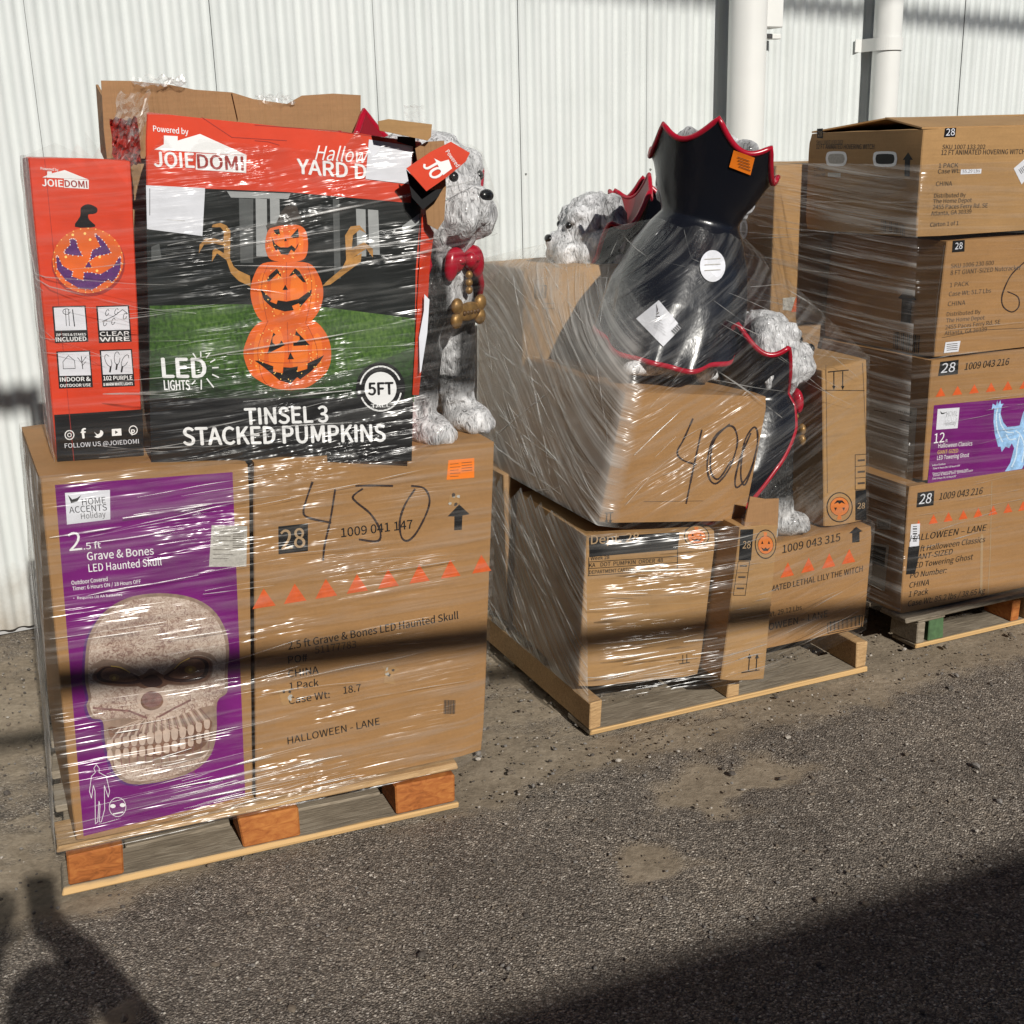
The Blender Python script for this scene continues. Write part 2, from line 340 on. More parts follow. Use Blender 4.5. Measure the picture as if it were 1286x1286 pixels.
# ================================================================== GROUND
def ground_mat():
    m, N, L, B = newmat('asphalt_and_dirt'); B.inputs['Roughness'].default_value = 0.92; B.inputs['Specular IOR Level'].default_value = 0.25
    t = N.new('ShaderNodeTexCoord'); P = t.outputs['Object']
    at = N.new('ShaderNodeAttribute'); at.attribute_name = 'dirt'; D0 = at.outputs['Fac']
    nz = noise_n(N, L, 9, 6, P, 0.65); ed = math_n(N, L, 'ADD', D0, math_n(N, L, 'MULTIPLY', math_n(N, L, 'SUBTRACT', nz, 0.5), 1.1))
    D = N.new('ShaderNodeMapRange'); L.new(ed, D.inputs[0]); D.inputs[1].default_value = 0.36; D.inputs[2].default_value = 0.72; D.clamp = True
    nv_ = N.new('ShaderNodeTexNoise'); nv_.inputs['Scale'].default_value = 60; nv_.inputs['Detail'].default_value = 3; L.new(P, nv_.inputs['Vector'])
    va = N.new('ShaderNodeVectorMath'); va.operation = 'MULTIPLY_ADD'; L.new(nv_.outputs['Color'], va.inputs[0]); va.inputs[1].default_value = (0.011, 0.011, 0.011); L.new(P, va.inputs[2])
    vo = N.new('ShaderNodeTexVoronoi'); vo.inputs['Scale'].default_value = 190; L.new(va.outputs[0], vo.inputs['Vector'])
    vo2 = N.new('ShaderNodeTexVoronoi'); vo2.inputs['Scale'].default_value = 220; L.new(P, vo2.inputs['Vector'])
    sepc = N.new('ShaderNodeSeparateColor'); L.new(vo.outputs['Color'], sepc.inputs[0])
    stone = ramp(N, L, sepc.outputs[0], [(0.0, (0.12, 0.107, 0.095)), (0.35, (0.215, 0.193, 0.17)), (0.7, (0.32, 0.285, 0.248)), (0.92, (0.44, 0.395, 0.345)), (1.0, (0.70, 0.66, 0.60))])
    gap = ramp(N, L, vo.outputs['Distance'], [(0.25, (1, 1, 1)), (0.62, (0.58, 0.56, 0.54))])
    mx = N.new('ShaderNodeMix'); mx.data_type = 'RGBA'; mx.blend_type = 'MULTIPLY'; mx.inputs[0].default_value = 1; L.new(stone, mx.inputs[6]); L.new(gap, mx.inputs[7])
    big = ramp(N, L, math_n(N, L, 'ADD', math_n(N, L, 'MULTIPLY', noise_n(N, L, 2.2, 5, P, 0.65), 0.6), math_n(N, L, 'MULTIPLY', noise_n(N, L, 38, 4, P, 0.65), 0.4)), [(0.34, (0.70, 0.68, 0.67)), (0.5, (1.0, 0.98, 0.95)), (0.66, (1.32, 1.27, 1.19))])
    mx2 = N.new('ShaderNodeMix'); mx2.data_type = 'RGBA'; mx2.blend_type = 'MULTIPLY'; mx2.inputs[0].default_value = 1; L.new(mx.outputs[2], mx2.inputs[6]); L.new(big, mx2.inputs[7])
    dn = math_n(N, L, 'ADD', math_n(N, L, 'MULTIPLY', noise_n(N, L, 55, 6, P, 0.7), 0.6), math_n(N, L, 'MULTIPLY', noise_n(N, L, 4, 4, P), 0.4))
    dirt = ramp(N, L, dn, [(0.32, (0.155, 0.123, 0.087)), (0.5, (0.25, 0.203, 0.147)), (0.68, (0.36, 0.30, 0.225))])
    mx3 = N.new('ShaderNodeMix'); mx3.data_type = 'RGBA'; L.new(D.outputs[0], mx3.inputs[0]); L.new(mx2.outputs[2], mx3.inputs[6]); L.new(dirt, mx3.inputs[7])
    L.new(mx3.outputs[2], B.inputs[0])
    ha = math_n(N, L, 'ADD', math_n(N, L, 'MULTIPLY', math_n(N, L, 'SUBTRACT', 0.6, vo.outputs['Distance']), 1.0), math_n(N, L, 'MULTIPLY', vo2.outputs['Distance'], -0.4))
    hm = N.new('ShaderNodeMix'); hm.data_type = 'FLOAT'; L.new(D.outputs[0], hm.inputs[0]); L.new(ha, hm.inputs[2]); L.new(math_n(N, L, 'MULTIPLY', dn, 0.9), hm.inputs[3])
    bump(N, L, B, hm.outputs[0], 0.75, 0.011)
    return m
WN = WF.n; WOFF = WF.o.dot(WN)
DIRTPATCH = [(gz(815, 1080), 0.085), (gz(880, 985), 0.13), (gz(150, 1270), 0.05), (gz(960, 970), 0.10)]
def dirtv(x, y):
    p = Vector((x, y, 0)); n = p.dot(WN); s = p.dot(WF.u)
    e = 2.66 - 0.04 * s + 0.10 * noise.noise(Vector((s * 1.8, n * 1.0, 3.1))) + 0.05 * noise.noise(Vector((s * 6, n * 4, 1.7)))
    if s < -0.2: e += min(0.5, (-0.2 - s) * 0.7)
    d = 0.5 + (n - e) * 3.2
    d = max(0.02, min(1.0, d))
    for c, r in DIRTPATCH:
        d = max(d, min(0.9, 1.25 - (p - c).length / r * (0.75 + 0.5 * noise.noise(p * 9))))
    far = n - e
    if far > 0.15: d = max(0.0, min(d, 0.72 + 0.35 * noise.noise(p * 1.9) + (0.15 if far < 0.6 else 0)))
    return d
def build_ground():
    x0, x1, y0, y1, h = -2.6, 3.2, 1.5, 5.5, 0.014
    nx = int((x1 - x0) / h) + 1; ny = int((y1 - y0) / h) + 1
    V = []; A = []
    for j in range(ny):
        for i in range(nx):
            x = x0 + i * h; y = y0 + j * h; d = dirtv(x, y)
            z = 0.004 * noise.noise(Vector((x * 3, y * 3, 0))) + 0.003 * noise.noise(Vector((x * 14, y * 14, 5))) + 0.0025 * noise.noise(Vector((x * 40, y * 40, 9))) - 0.006 - 0.006 * min(1, max(0, (d + 0.25 * noise.noise(Vector((x * 9, y * 9, 2))) - 0.35) * 3.5))
            if i in (0, nx - 1) or j in (0, ny - 1): z = -0.006
            V.append((x, y, z)); A.append(d)
    F = [(j * nx + i, j * nx + i + 1, (j + 1) * nx + i + 1, (j + 1) * nx + i) for j in range(ny - 1) for i in range(nx - 1)]
    b = len(V); R = 150
    V += [(-R, -R, -0.006), (R, -R, -0.006), (R, R, -0.006), (-R, R, -0.006)]; A += [0, 0, 0.3, 0.3]
    c0, c1, c2, c3 = 0, nx - 1, ny * nx - 1, (ny - 1) * nx
    bot = list(range(0, nx)); top = list(range((ny - 1) * nx, ny * nx)); lef = [j * nx for j in range(ny)]; rig = [j * nx + nx - 1 for j in range(ny)]
    F += [tuple([b, b + 1] + bot[::-1]), tuple([b + 1, b + 2] + rig[::-1]), tuple([b + 2, b + 3] + top), tuple([b + 3, b] + lef)]
    o = mobj('ground', V, F, ground_mat(), smooth=True); o['kind'] = 'structure'
    a = o.data.attributes.new('dirt', 'FLOAT', 'POINT'); a.data.foreach_set('value', A)
    return o
build_ground()
def gravel():
    V = []; F = []
    ico = [(0, 0, 1), (0.89, 0, 0.45), (0.28, 0.85, 0.45), (-0.72, 0.53, 0.45), (-0.72, -0.53, 0.45), (0.28, -0.85, 0.45), (0.72, 0.53, -0.45), (-0.28, 0.85, -0.45), (-0.89, 0, -0.45), (-0.28, -0.85, -0.45), (0.72, -0.53, -0.45), (0, 0, -1)]
    fi = [(0, 1, 2), (0, 2, 3), (0, 3, 4), (0, 4, 5), (0, 5, 1), (1, 6, 2), (2, 7, 3), (3, 8, 4), (4, 9, 5), (5, 10, 1), (2, 6, 7), (3, 7, 8), (4, 8, 9), (5, 9, 10), (1, 10, 6), (6, 11, 7), (7, 11, 8), (8, 11, 9), (9, 11, 10), (10, 11, 6)]
    fm = []
    for k in range(14000):
        x = random.uniform(-2.2, 2.9); y = random.uniform(1.6, 5.2); d = dirtv(x, y)
        if Vector((x, y, 0)).dot(WN) > WOFF - 0.03: continue
        near = Vector((x, y, 0)).dot(WN) > WOFF - 0.6
        r = random.choice([0.002, 0.0025, 0.003, 0.004]) * random.uniform(0.8, 1.3)
        if random.random() < 0.06: r *= random.uniform(1.6, 2.6)
        if d < 0.4 and random.random() < 0.4: continue
        b = len(V); a = random.uniform(0, 6.28); ca, sa = math.cos(a), math.sin(a); sx, sy, sz = random.uniform(0.8, 1.5), random.uniform(0.6, 1.1), random.uniform(0.4, 0.8)
        for p in ico:
            q = random.uniform(0.8, 1.2); px_, py_, pz_ = p[0] * sx * q, p[1] * sy * q, p[2] * sz
            V.append((x + r * (px_ * ca - py_ * sa), y + r * (px_ * sa + py_ * ca), -0.003 + r * 0.4 + r * pz_))
        F += [tuple(i + b for i in f) for f in fi]; fm += [random.choice((0, 0, 0, 1, 1, 2, 2, 3))] * 20
    ms = [flat('stone_brown', (0.15, 0.12, 0.09), 0.85), flat('stone_grey', (0.19, 0.175, 0.16), 0.85), flat('stone_dark', (0.08, 0.068, 0.058), 0.85), flat('stone_pale', (0.42, 0.38, 0.33), 0.8)]
    o = mobj('gravel', V, F, None, mats=ms, fm=fm); o['kind'] = 'stuff'; o['label'] = 'small loose stones scattered over asphalt and dirt'; o['category'] = 'gravel'
gravel()

# ================================================================== WALL
def wall_mat():
    m, N, L, B = newmat('white_painted_metal'); B.inputs['Roughness'].default_value = 0.42; B.inputs['Specular IOR Level'].default_value = 0.4
    P = mapped(N, L, (1, 1, 1)); f = noise_n(N, L, 3, 5, P); g = noise_n(N, L, 1.0, 4, mapped(N, L, (18, 18, 0.9)), 0.6)
    s = math_n(N, L, 'ADD', math_n(N, L, 'MULTIPLY', f, 0.5), math_n(N, L, 'MULTIPLY', g, 0.5))
    L.new(ramp(N, L, s, [(0.28, (0.545, 0.575, 0.56)), (0.5, (0.63, 0.66, 0.65)), (0.7, (0.665, 0.69, 0.68))]), B.inputs[0]); bump(N, L, B, f, 0.15, 0.01)
    t_ = N.new('ShaderNodeTexCoord'); z_ = N.new('ShaderNodeSeparateXYZ'); L.new(t_.outputs['Object'], z_.inputs[0])
    mr = N.new('ShaderNodeMapRange'); L.new(math_n(N, L, 'ADD', z_.outputs[2], math_n(N, L, 'MULTIPLY', noise_n(N, L, 7, 5, t_.outputs['Object'], 0.7), -0.5)), mr.inputs[0]); mr.inputs[1].default_value = -0.27; mr.inputs[2].default_value = 0.05; mr.inputs[3].default_value = 0.75; mr.inputs[4].default_value = 0.0; mr.clamp = True
    mx = N.new('ShaderNodeMix'); mx.data_type = 'RGBA'; L.new(mr.outputs[0], mx.inputs[0]); L.new(B.inputs[0].links[0].from_socket, mx.inputs[6]); mx.inputs[7].default_value = (0.30, 0.25, 0.19, 1); L.new(mx.outputs[2], B.inputs[0]); return m
WALLM = wall_mat()
wall = thing('warehouse_wall', 'tall corrugated white metal warehouse wall behind the wrapped pallets', 'wall', WF.p(1.5, 0.05, 0))
PW = 0.62; WPAN = {}
def wall_panel(k):
    s0 = 0.315 + PW * k; n = 9 * 14; V = []; F = []
    zs = [-0.004 + 0.03, 0.9, 1.8, 2.7, 4.2]
    for zi, z in enumerate(zs):
        for i in range(n + 5):
            s = s0 + 0.0006 + (PW - 0.0012) * i / (n + 4)
            ph = (s - s0) / PW * 9 * 2 * math.pi
            d = -0.0085 * math.tanh(1.2 * math.sin(ph)) / 0.83 - (0.0016 if k % 2 else 0.0) - 0.0012 * max(0, 1 - (s - s0 + 0.012) / 0.03)
            d += 0.003 * noise.noise(Vector((s * 2.1, z * 0.9, k * 1.3)))
            if zi == 0: d += 0.012 * noise.noise(Vector((s * 5, 1, 0)))
            V.append(WF.p(s, d, z))
    c = n + 5
    F = [(r * c + i, r * c + i + 1, (r + 1) * c + i + 1, (r + 1) * c + i) for r in range(len(zs) - 1) for i in range(c - 1)]
    o = mobj('wall_panel', V, F, WALLM, smooth=True); rel(o, wall); WPAN[k] = o
SCREW = flat('screw_zinc', (0.35, 0.36, 0.35), 0.4, metal=0.7)
for k in range(-5, 12): wall_panel(k)
def screw(s, z, k):
    bm = bmesh.new(); bmesh.ops.create_cone(bm, cap_ends=True, segments=8, radius1=0.0055, radius2=0.0035, depth=0.006, matrix=Matrix.Translation(WF.p(s, -0.011, z)) @ Matrix.Rotation(WF.a, 4, 'Z') @ Matrix.Rotation(math.radians(90), 4, 'X'))
    frombm('screw', bm, SCREW, WPAN[k])
for k in range(-3, 11):
    for z in (0.12, 1.58, 3.0): screw(0.315 + PW * k + 0.017, z, k)
# solid core behind the sheeting
rel(mobj('wall_core', boxverts(WF.p(-3, 0.03, 0), WF.u * 11, WF.n * 0.2, Vector((0, 0, 4.2))), BF, flat('wall_core_grey', (0.4, 0.4, 0.4), 0.8)), wall)
PIPEM = flat('white_pipe_paint', (0.72, 0.725, 0.70), 0.4, 0.03, 4)
def pipe(sc_, r, gap, label, kind):
    c = WF.p(sc_, -(r + gap + 0.009), 0); root = thing('downpipe', label, 'pipe', c, 'white downpipes on the warehouse wall')
    bm = bmesh.new(); bmesh.ops.create_cone(bm, cap_ends=True, segments=48, radius1=r, radius2=r, depth=4.1, matrix=Matrix.Translation(c + Vector((0, 0, 2.05))))
    rel(frombm('pipe_tube', bm, PIPEM, None, True), root)
    if kind == 'strap':
        zc = 2.10
        bm = bmesh.new(); V = []
        a0 = WF.a
        pts = [(-r - 0.045, gap + r), (-r - 0.004, gap + r)] + [(math.cos(t) * (r + 0.004), -math.sin(t) * (r + 0.004)) for t in [math.pi - math.pi * i / 20 for i in range(21)]] + [(r + 0.004, gap + r), (r + 0.045, gap + r)]
        for s, d in pts:
            for z in (zc - 0.028, zc + 0.028): V.append(c + WF.u * s + WF.n * d + Vector((0, 0, z)))
        F = [(2 * i, 2 * i + 2, 2 * i + 3, 2 * i + 1) for i in range(len(pts) - 1)]
        o = mobj('strap', V, F, PIPEM); rel(o, root); md = o.modifiers.new('s', 'SOLIDIFY'); md.thickness = 0.004; md.offset = 1
    else:
        # box bracket with small ledge beside the pipe
        o = c + WF.u * (r - 0.004) + WF.n * (-0.02) + Vector((0, 0, 2.155))
        bevbox('bracket_box', boxverts(o, WF.u * 0.10, WF.n * 0.09, Vector((0, 0, 0.30))), PIPEM, root, 0.004)
        o2 = c + WF.u * (r + 0.01) + WF.n * 0.055 + Vector((0, 0, 2.115))
        bevbox('bracket_ledge', boxverts(o2, WF.u * 0.14, WF.n * 0.04, Vector((0, 0, 0.022))), PIPEM, root, 0.003)
def pipe_from_px(xl, xr, gapk):
    # silhouette pixels on the wall plane -> centre and radius
    pl = onplane(xl, 100, WF.o, WF.n); pr = onplane(xr, 100, WF.o, WF.n)
    sl_, sr_ = (pl - WF.o).dot(WF.u), (pr - WF.o).dot(WF.u)
    v = ((pl + pr) / 2 - CAM); tp = v.dot(WF.u) / v.dot(WF.n); cs = 1 / math.sqrt(1 + tp * tp)
    r = (sr_ - sl_) * cs / 2 * 0.97; d = r * (1 + gapk) + 0.009
    return (sl_ + sr_) / 2 - d * tp, r, r * gapk
s_, r_, g_ = pipe_from_px(913, 961, 0.6); pipe(s_, r_, g_, 'thick white downpipe with a box bracket on the corrugated wall', 'box')
s_, r_, g_ = pipe_from_px(1093, 1129, 0.45); pipe(s_, r_, g_, 'thinner white downpipe held by a strap on the corrugated wall', 'strap')

# ================================================================== PALLETS
def bar(F, s0, s1, d0, d1, z0, z1, mat, root, name, bev=0.003):
    jit = lambda: random.uniform(-0.0045, 0.0045)
    vs = [F.p(s0 + jit(), d0 + jit(), z0), F.p(s1 + jit(), d0 + jit(), z0), F.p(s1 + jit(), d1 + jit(), z0), F.p(s0 + jit(), d1 + jit(), z0),
          F.p(s0 + jit(), d0 + jit(), z1 + jit() * 0.5), F.p(s1 + jit(), d0 + jit(), z1 + jit() * 0.5), F.p(s1 + jit(), d1 + jit(), z1), F.p(s0 + jit(), d1 + jit(), z1)]
    # local mesh in the pallet frame so that the grain runs along the board
    M = Matrix.Rotation(-F.a, 4, 'Z') @ Matrix.Translation(-F.o)
    bm = bmesh.new(); vv = [bm.verts.new(M @ v) for v in vs]
    for f in BF: bm.faces.new([vv[i] for i in f])
    bmesh.ops.recalc_face_normals(bm, faces=bm.faces[:]); bmesh.ops.bevel(bm, geom=bm.edges[:], offset=bev, segments=1, affect='EDGES')
    o = frombm(name, bm, mat); o.parent = root; return o
def pallet_root(F, label):
    r = thing('wooden_pallet', label, 'pallet', F.o, 'wooden pallets under the loads'); r.rotation_euler = (0, 0, F.a); return r
# pallet 1: block pallet
pr = pallet_root(P1, 'block pallet with orange blocks under the skull cartons')
for d0, d1 in ((0.0, 0.13), (0.52, 0.66), (1.06, 1.19)): bar(P1, 0.0, 1.0, d0, d1, 0.0, 0.018, WOODE if d0 == 0 else WOODG, pr, 'bottom_board')
for si, (s0, s1) in enumerate(((0.015, 0.145), (0.425, 0.57), (0.825, 0.99))):
    for d0 in (0.004, 0.53, 1.05): bar(P1, s0, s1, d0, d0 + 0.13, 0.019, 0.098, WOODO, pr, 'block', 0.004)
    bar(P1, s0 + 0.005, s1 - 0.005, 0.14, 1.04, 0.099, 0.112, WOODG, pr, 'stringer_board')
for i, d0 in enumerate((0.006, 0.2, 0.39, 0.58, 0.77, 0.96, 1.06)): bar(P1, 0.0, 1.0, d0, d0 + 0.125 if i < 5 else d0 + 0.09, 0.1125, 0.130, WOODS if i == 0 else WOODG, pr, 'deck_board')
for s0, s1 in ((0.155, 0.42), (0.58, 0.82)): bar(P1, s0, s1, 0.135, 0.30, 0.004, 0.020, WOODG, pr, 'bottom_board')
# pallet 2: stringer pallet
pr = pallet_root(P2, 'stringer pallet with weathered boards under the box marked 400')
for s0, s1 in ((0.0, 0.045), (0.49, 0.53), (0.985, 1.025)): bar(P2, s0, s1, 0.002, 1.2, 0.019, 0.108, WOODS, pr, 'stringer')
for d0, d1 in ((0.0, 0.14), (0.55, 0.64), (1.08, 1.2)): bar(P2, 0.002, 1.027, d0, d1, 0.0, 0.018, WOODG if d0 else WOODE, pr, 'bottom_board')
for d0 in (0.155, 0.31, 0.47, 0.63, 0.79, 0.95, 1.1): bar(P2, 0.0, 1.03, d0, d0 + 0.1, 0.109, 0.125, WOODG, pr, 'deck_board')
# pallet 3
pr = pallet_root(P3, 'pallet with a green painted block under the ghost carton stack')
for s0, s1 in ((0.0, 0.12), (0.5, 0.62), (1.0, 1.12)):
    for d0 in (0.0, 0.5, 1.05):
        bar(P3, s0 if s0 else 0.055, s1, d0 + 0.004, d0 + 0.1, 0.017, 0.094, GREENP if (s0 == 0 and d0 == 0) else WOODS, pr, 'block')
    bar(P3, s0, s1, 0.0, 1.15, 0.095, 0.107, WOODG, pr, 'stringer_board')
bar(P3, 0.0, 0.03, 0.0, 0.13, 0.017, 0.094, WOODG, pr, 'block'); bar(P3, 0.44, 0.475, 0.004, 0.13, 0.017, 0.094, WOODO, pr, 'block')
for d0, d1 in ((0.0, 0.12), (0.5, 0.6), (1.05, 1.15)): bar(P3, 0.0, 1.12, d0, d1, 0.0, 0.016, WOODE if d0 == 0 else WOODG, pr, 'bottom_board')
for d0 in (-0.012, 0.17, 0.33, 0.5, 0.66, 0.83, 1.0): bar(P3, -0.06, 1.13, d0, d0 + 0.13, 0.1075, 0.126, WOODG, pr, 'deck_board')

# ================================================================== PALLET 1 LOAD
zs20 = Z(20, 560, 3.897); zs300 = Z(300, 550, 3.572); zsk = Z(80, 730, 4.02); z00 = Z(0, 80, 3.572); z32 = Z(320, 80, 3.572); z34 = Z(0, 340, 3.897); z40 = Z(300, 340, 3.572); zb = Z(300, 800, 3.572)
SZ = 0.132
q, n = fquad((50, 600), (314, 579), (318, 1007), (95, 1060), SZ)
root, f, lf = carton('carton with a large skull picture on a purple panel', q, n, 0.62, CARD, 'p1low')
f.poly([(69, 609), (292, 593), (308, 1000), (105, 1050)], PUR, 0)
f.poly(zs20((240, 230), (460, 215), (462, 360), (250, 385)), PAPER, 1, 'printed_panel')
f.text('HOME', *zs20((325, 290), (440, 280)), 8, INK, 0.0); f.text('ACCENTS', *zs20((262, 330), (446, 315)), 8, INK, 0.0); f.text('Holiday', *zs20((320, 358), (440, 347)), 7, INK, 0.0)
f.poly(zs20((255, 240), (275, 262), (300, 255), (320, 240), (300, 272), (270, 280)), INK, 2)
f.text('2', *zs20((262, 515), (325, 508)), 23, WHT, 0.0); f.text('.5 ft', *zs20((332, 507), (417, 499)), 8, WHT, 0.01)
f.text('Grave & Bones', *zs20((350, 560), (675, 531)), 10, WHT, 0.012); f.text('LED Haunted Skull', *zs20((357, 617), (714, 583)), 9.5, WHT, 0.008)
f.text('Outdoor Covered', *zs20((273, 680), (449, 660)), 5, WHT, 0.008); f.text('Timer: 6 Hours ON / 18 Hours OFF', *zs20((278, 708), (612, 672)), 4.6, WHT, 0.008)
f.text('• Requires (3) AA batteries', *zs20((282, 752), (520, 733)), 3.2, WHT, 0.008)
f.poly(zs20((958, 388), (1132, 392), (1128, 590), (945, 592)), GREYP, 2, 'paper_label')
for i in range(7): f.line(zs20((965, 420 + i * 22), (1040 + 10 * (i % 3), 420 + i * 22)), 0.7, INKB, 3)
for i in range(8): f.line(zs20((1062, 420 + i * 11), (1115, 420 + i * 11)), 0.8, INKB, 3)
sk = smooth_poly([(110, 370), (130, 270), (200, 160), (320, 85), (480, 60), (640, 80), (750, 140), (815, 240), (835, 340), (828, 460), (825, 560), (775, 610), (772, 760), (740, 880), (650, 960), (500, 1010), (350, 1025), (270, 985), (230, 900), (207, 800), (195, 705), (140, 690), (115, 630), (125, 590), (108, 500)])
BONED = flat('bone_shade_print', (0.27, 0.185, 0.14), 0.45, 0.25, 60); SOC1 = flat('socket_mid_print', (0.17, 0.085, 0.055), 0.45, 0.35, 40); SOC2 = flat('socket_dark_print', (0.05, 0.022, 0.02), 0.5); SOC3 = flat('socket_glow_print', (0.30, 0.17, 0.05), 0.5, 0.2, 40)
f.poly(zsk(*[(x - 14, y + 8) for x, y in sk]), PURD, 0.4); f.poly(zsk(*sk), BONED, 0.7); f.poly(zsk(*[(470 + (x - 470) * 0.955, 540 + (y - 540) * 0.965) for x, y in sk]), BONEP, 1)
def sp(pts, mat, lift=2, k=4): f.poly(zsk(*smooth_poly(pts, k)), mat, lift)
for pts, c in (([(145, 470), (190, 430), (260, 430), (330, 455), (400, 490), (420, 520), (330, 535), (210, 525), (155, 505)], (270, 485)), ([(475, 500), (540, 450), (600, 395), (680, 375), (740, 395), (755, 440), (730, 500), (640, 525), (540, 525)], (630, 455))):
    for k, m_, l_ in ((1.0, BONED, 1.8), (0.95, SOC1, 2.0), (0.82, SOC2, 2.2), (0.66, SOC1, 2.4)): sp([(c[0] + (x - c[0]) * k, c[1] + (y - c[1]) * k - (1 - k) * 30) for x, y in pts], m_, l_)
sp([(130, 440), (200, 395), (290, 410), (380, 455), (400, 480), (330, 455), (250, 432), (185, 435)], BONED, 1.7); sp([(490, 480), (560, 410), (650, 360), (740, 365), (775, 410), (740, 390), (680, 372), (600, 395), (540, 450)], BONED, 1.7)
sp([(330, 500), (400, 470), (440, 440), (480, 460), (540, 505), (480, 540), (400, 540)], SOC1, 1.9); sp([(385, 505), (420, 480), (445, 470), (475, 480), (500, 510), (470, 532), (420, 532)], SOC2, 2.5)
f.line(zsk(*smooth_poly([(240, 428), (290, 436), (335, 462)], 4, False)), 1.3, GOLDP, 3); f.line(zsk(*smooth_poly([(560, 442), (590, 412), (635, 388)], 4, False)), 1.3, GOLDP, 3)
f.poly(zsk(*ell(255, 486, 26, 17)), SOC3, 2.8); f.poly(zsk(*ell(640, 447, 30, 20)), SOC3, 2.8); f.poly(zsk(*ell(255, 488, 9, 8)), GOLDP, 3); f.poly(zsk(*ell(640, 447, 10, 9)), GOLDP, 3)
sp([(370, 605), (392, 552), (445, 535), (502, 552), (524, 605), (503, 650), (440, 672), (392, 650)], TEETHP, 2)
for k, m_, l_ in ((1.0, SOC1, 2.4), (0.86, NOSEP, 2.6)): sp([(445 + (x - 445) * k, 605 + (y - 605) * k - (1 - k) * 60) for x, y in [(388, 605), (405, 570), (445, 556), (487, 570), (503, 605), (485, 637), (440, 652), (402, 637)]], m_, l_)
sp([(205, 705), (300, 690), (430, 700), (560, 685), (690, 640), (765, 635), (758, 740), (735, 850), (650, 905), (500, 925), (350, 925), (262, 900), (225, 800)], BONED, 1.8)
sp([(225, 740), (330, 750), (470, 765), (600, 740), (740, 700), (735, 770), (700, 840), (560, 880), (400, 885), (280, 860)], SOC1, 2.0)
for i in range(13):
    t = (i - 6) / 6; x = 478 + t * 245; y = 790 - 32 * t - 34 * t * abs(t) * (1 if t > 0 else 0.1)
    hh = 30 - 8 * abs(t); wd = 17 - 3 * abs(t)
    f.poly(zsk(*smooth_poly([(x - wd, y - hh), (x + wd, y - hh), (x + wd * 0.9, y + hh * 0.6), (x, y + hh), (x - wd * 0.9, y + hh * 0.6)], 3)), TEETHP, 3)
    f.line(zsk((x + (478 - x) * 0.04, y - hh), (x + (478 - x) * 0.22, y - hh - 70 + 12 * abs(t))), 2.8, TEETHP, 2.6, 'printed_picture'); f.line(zsk((x + wd + 2, y - hh - 5), (x + wd + (478 - x) * 0.2, y - hh - 60)), 1.2, NOSEP, 2.7, 'printed_picture')
    f.poly(zsk(*smooth_poly([(x - wd * 0.85, y + hh + 12), (x, y + hh + 4), (x + wd * 0.85, y + hh + 12), (x + wd * 0.8, y + hh + 52), (x - wd * 0.8, y + hh + 52)], 3)), TEETHP, 3)
    f.line(zsk((x + wd, y + hh + 50), (x + wd - t * 8, y + hh + 95)), 1.3, NOSEP, 2.7, 'printed_picture')
random.seed(21)
for c, r, nn in (((470, 250), (290, 150), 60), ((300, 640), (150, 50), 18), ((650, 600), (130, 60), 18), ((480, 930), (220, 60), 40)):
    for _ in range(nn):
        t = random.uniform(0, 6.28); k = math.sqrt(random.random()); x = c[0] + r[0] * k * math.cos(t); y = c[1] + r[1] * k * math.sin(t); a = random.uniform(-0.9, 0.9)
        f.line(zsk(*smooth_poly([(x, y), (x + 14 * math.cos(a), y + 14 * math.sin(a)), (x + 26 * math.cos(a + 0.8), y + 24 * math.sin(a + 0.8))], 2, False)), 0.6, NOSEP, 1.6, 'printed_picture')
for i in range(9):
    a = -0.9 + i * 0.22
    f.line(zsk((430 + 60 * math.sin(a), 700), (440 + 250 * math.sin(a), 740 + 20 * math.cos(a))), 1.0, TEETHP, 2.4, 'printed_picture')
f.line(zsk((150, 640), (330, 655), (420, 690)), 2.5, NOSEP, 2); f.line(zsk((470, 690), (560, 640), (640, 600)), 2.5, NOSEP, 2)
mn = [(165, 925), (180, 945), (178, 965), (215, 985), (232, 1060), (225, 1090), (215, 1060), (205, 1030), (207, 1150), (190, 1215), (180, 1215), (183, 1130), (178, 1110), (172, 1215), (160, 1225), (158, 1060), (150, 1030), (140, 1095), (130, 1060), (140, 985), (160, 965), (152, 945)]
f.line(zsk(*mn), 0.7, WHT, 3, closed=True); f.line(zsk(*ell(272, 1140, 42, 48)), 0.7, WHT, 3, closed=True)
f.poly(zsk(*ell(248, 1135, 14, 10)), WHT, 3); f.poly(zsk(*ell(297, 1130, 14, 10)), WHT, 3); f.line(zsk((250, 1175), (300, 1165)), 1.5, WHT, 3)
f.finish()
q, n = fquad((318, 578), (622, 553), (607, 945), (321, 1006), SZ)
root, f, lf = carton('plain carton with 450 handwritten in marker over the printing', q, n, 0.60, CARD, 'p1low')
f.poly(zs300((177, 397), (310, 383), (310, 507), (178, 522)), INK, 1, 'printed_marking'); f.text('28', *zs300((192, 500), (298, 488)), 24, TAN, 0.012)
f.text('1009 041 147', *zs300((460, 445), (780, 405)), 11, INK, 0.012)
for i in range(8):
    x = 113 + i * 139.5; y = 763 - i * 22.6; s = 52 - i * 1.3
    f.poly(zs300((x - s, y + s * 0.09), (x + s, y - s * 0.22), (x - 2, y - 88 + i)), ORI, 1, 'printed_marking')
f.text('2.5 ft Grave & Bones LED Haunted Skull', *zs300((222, 950), (985, 810)), 9, INK, 0.012)
f.text('51177783', *zs300((342, 968), (527, 940)), 9, INKB, 0.0); f.text('PO#', *zs300((222, 1012), (308, 1000)), 9, INK, 0.012)
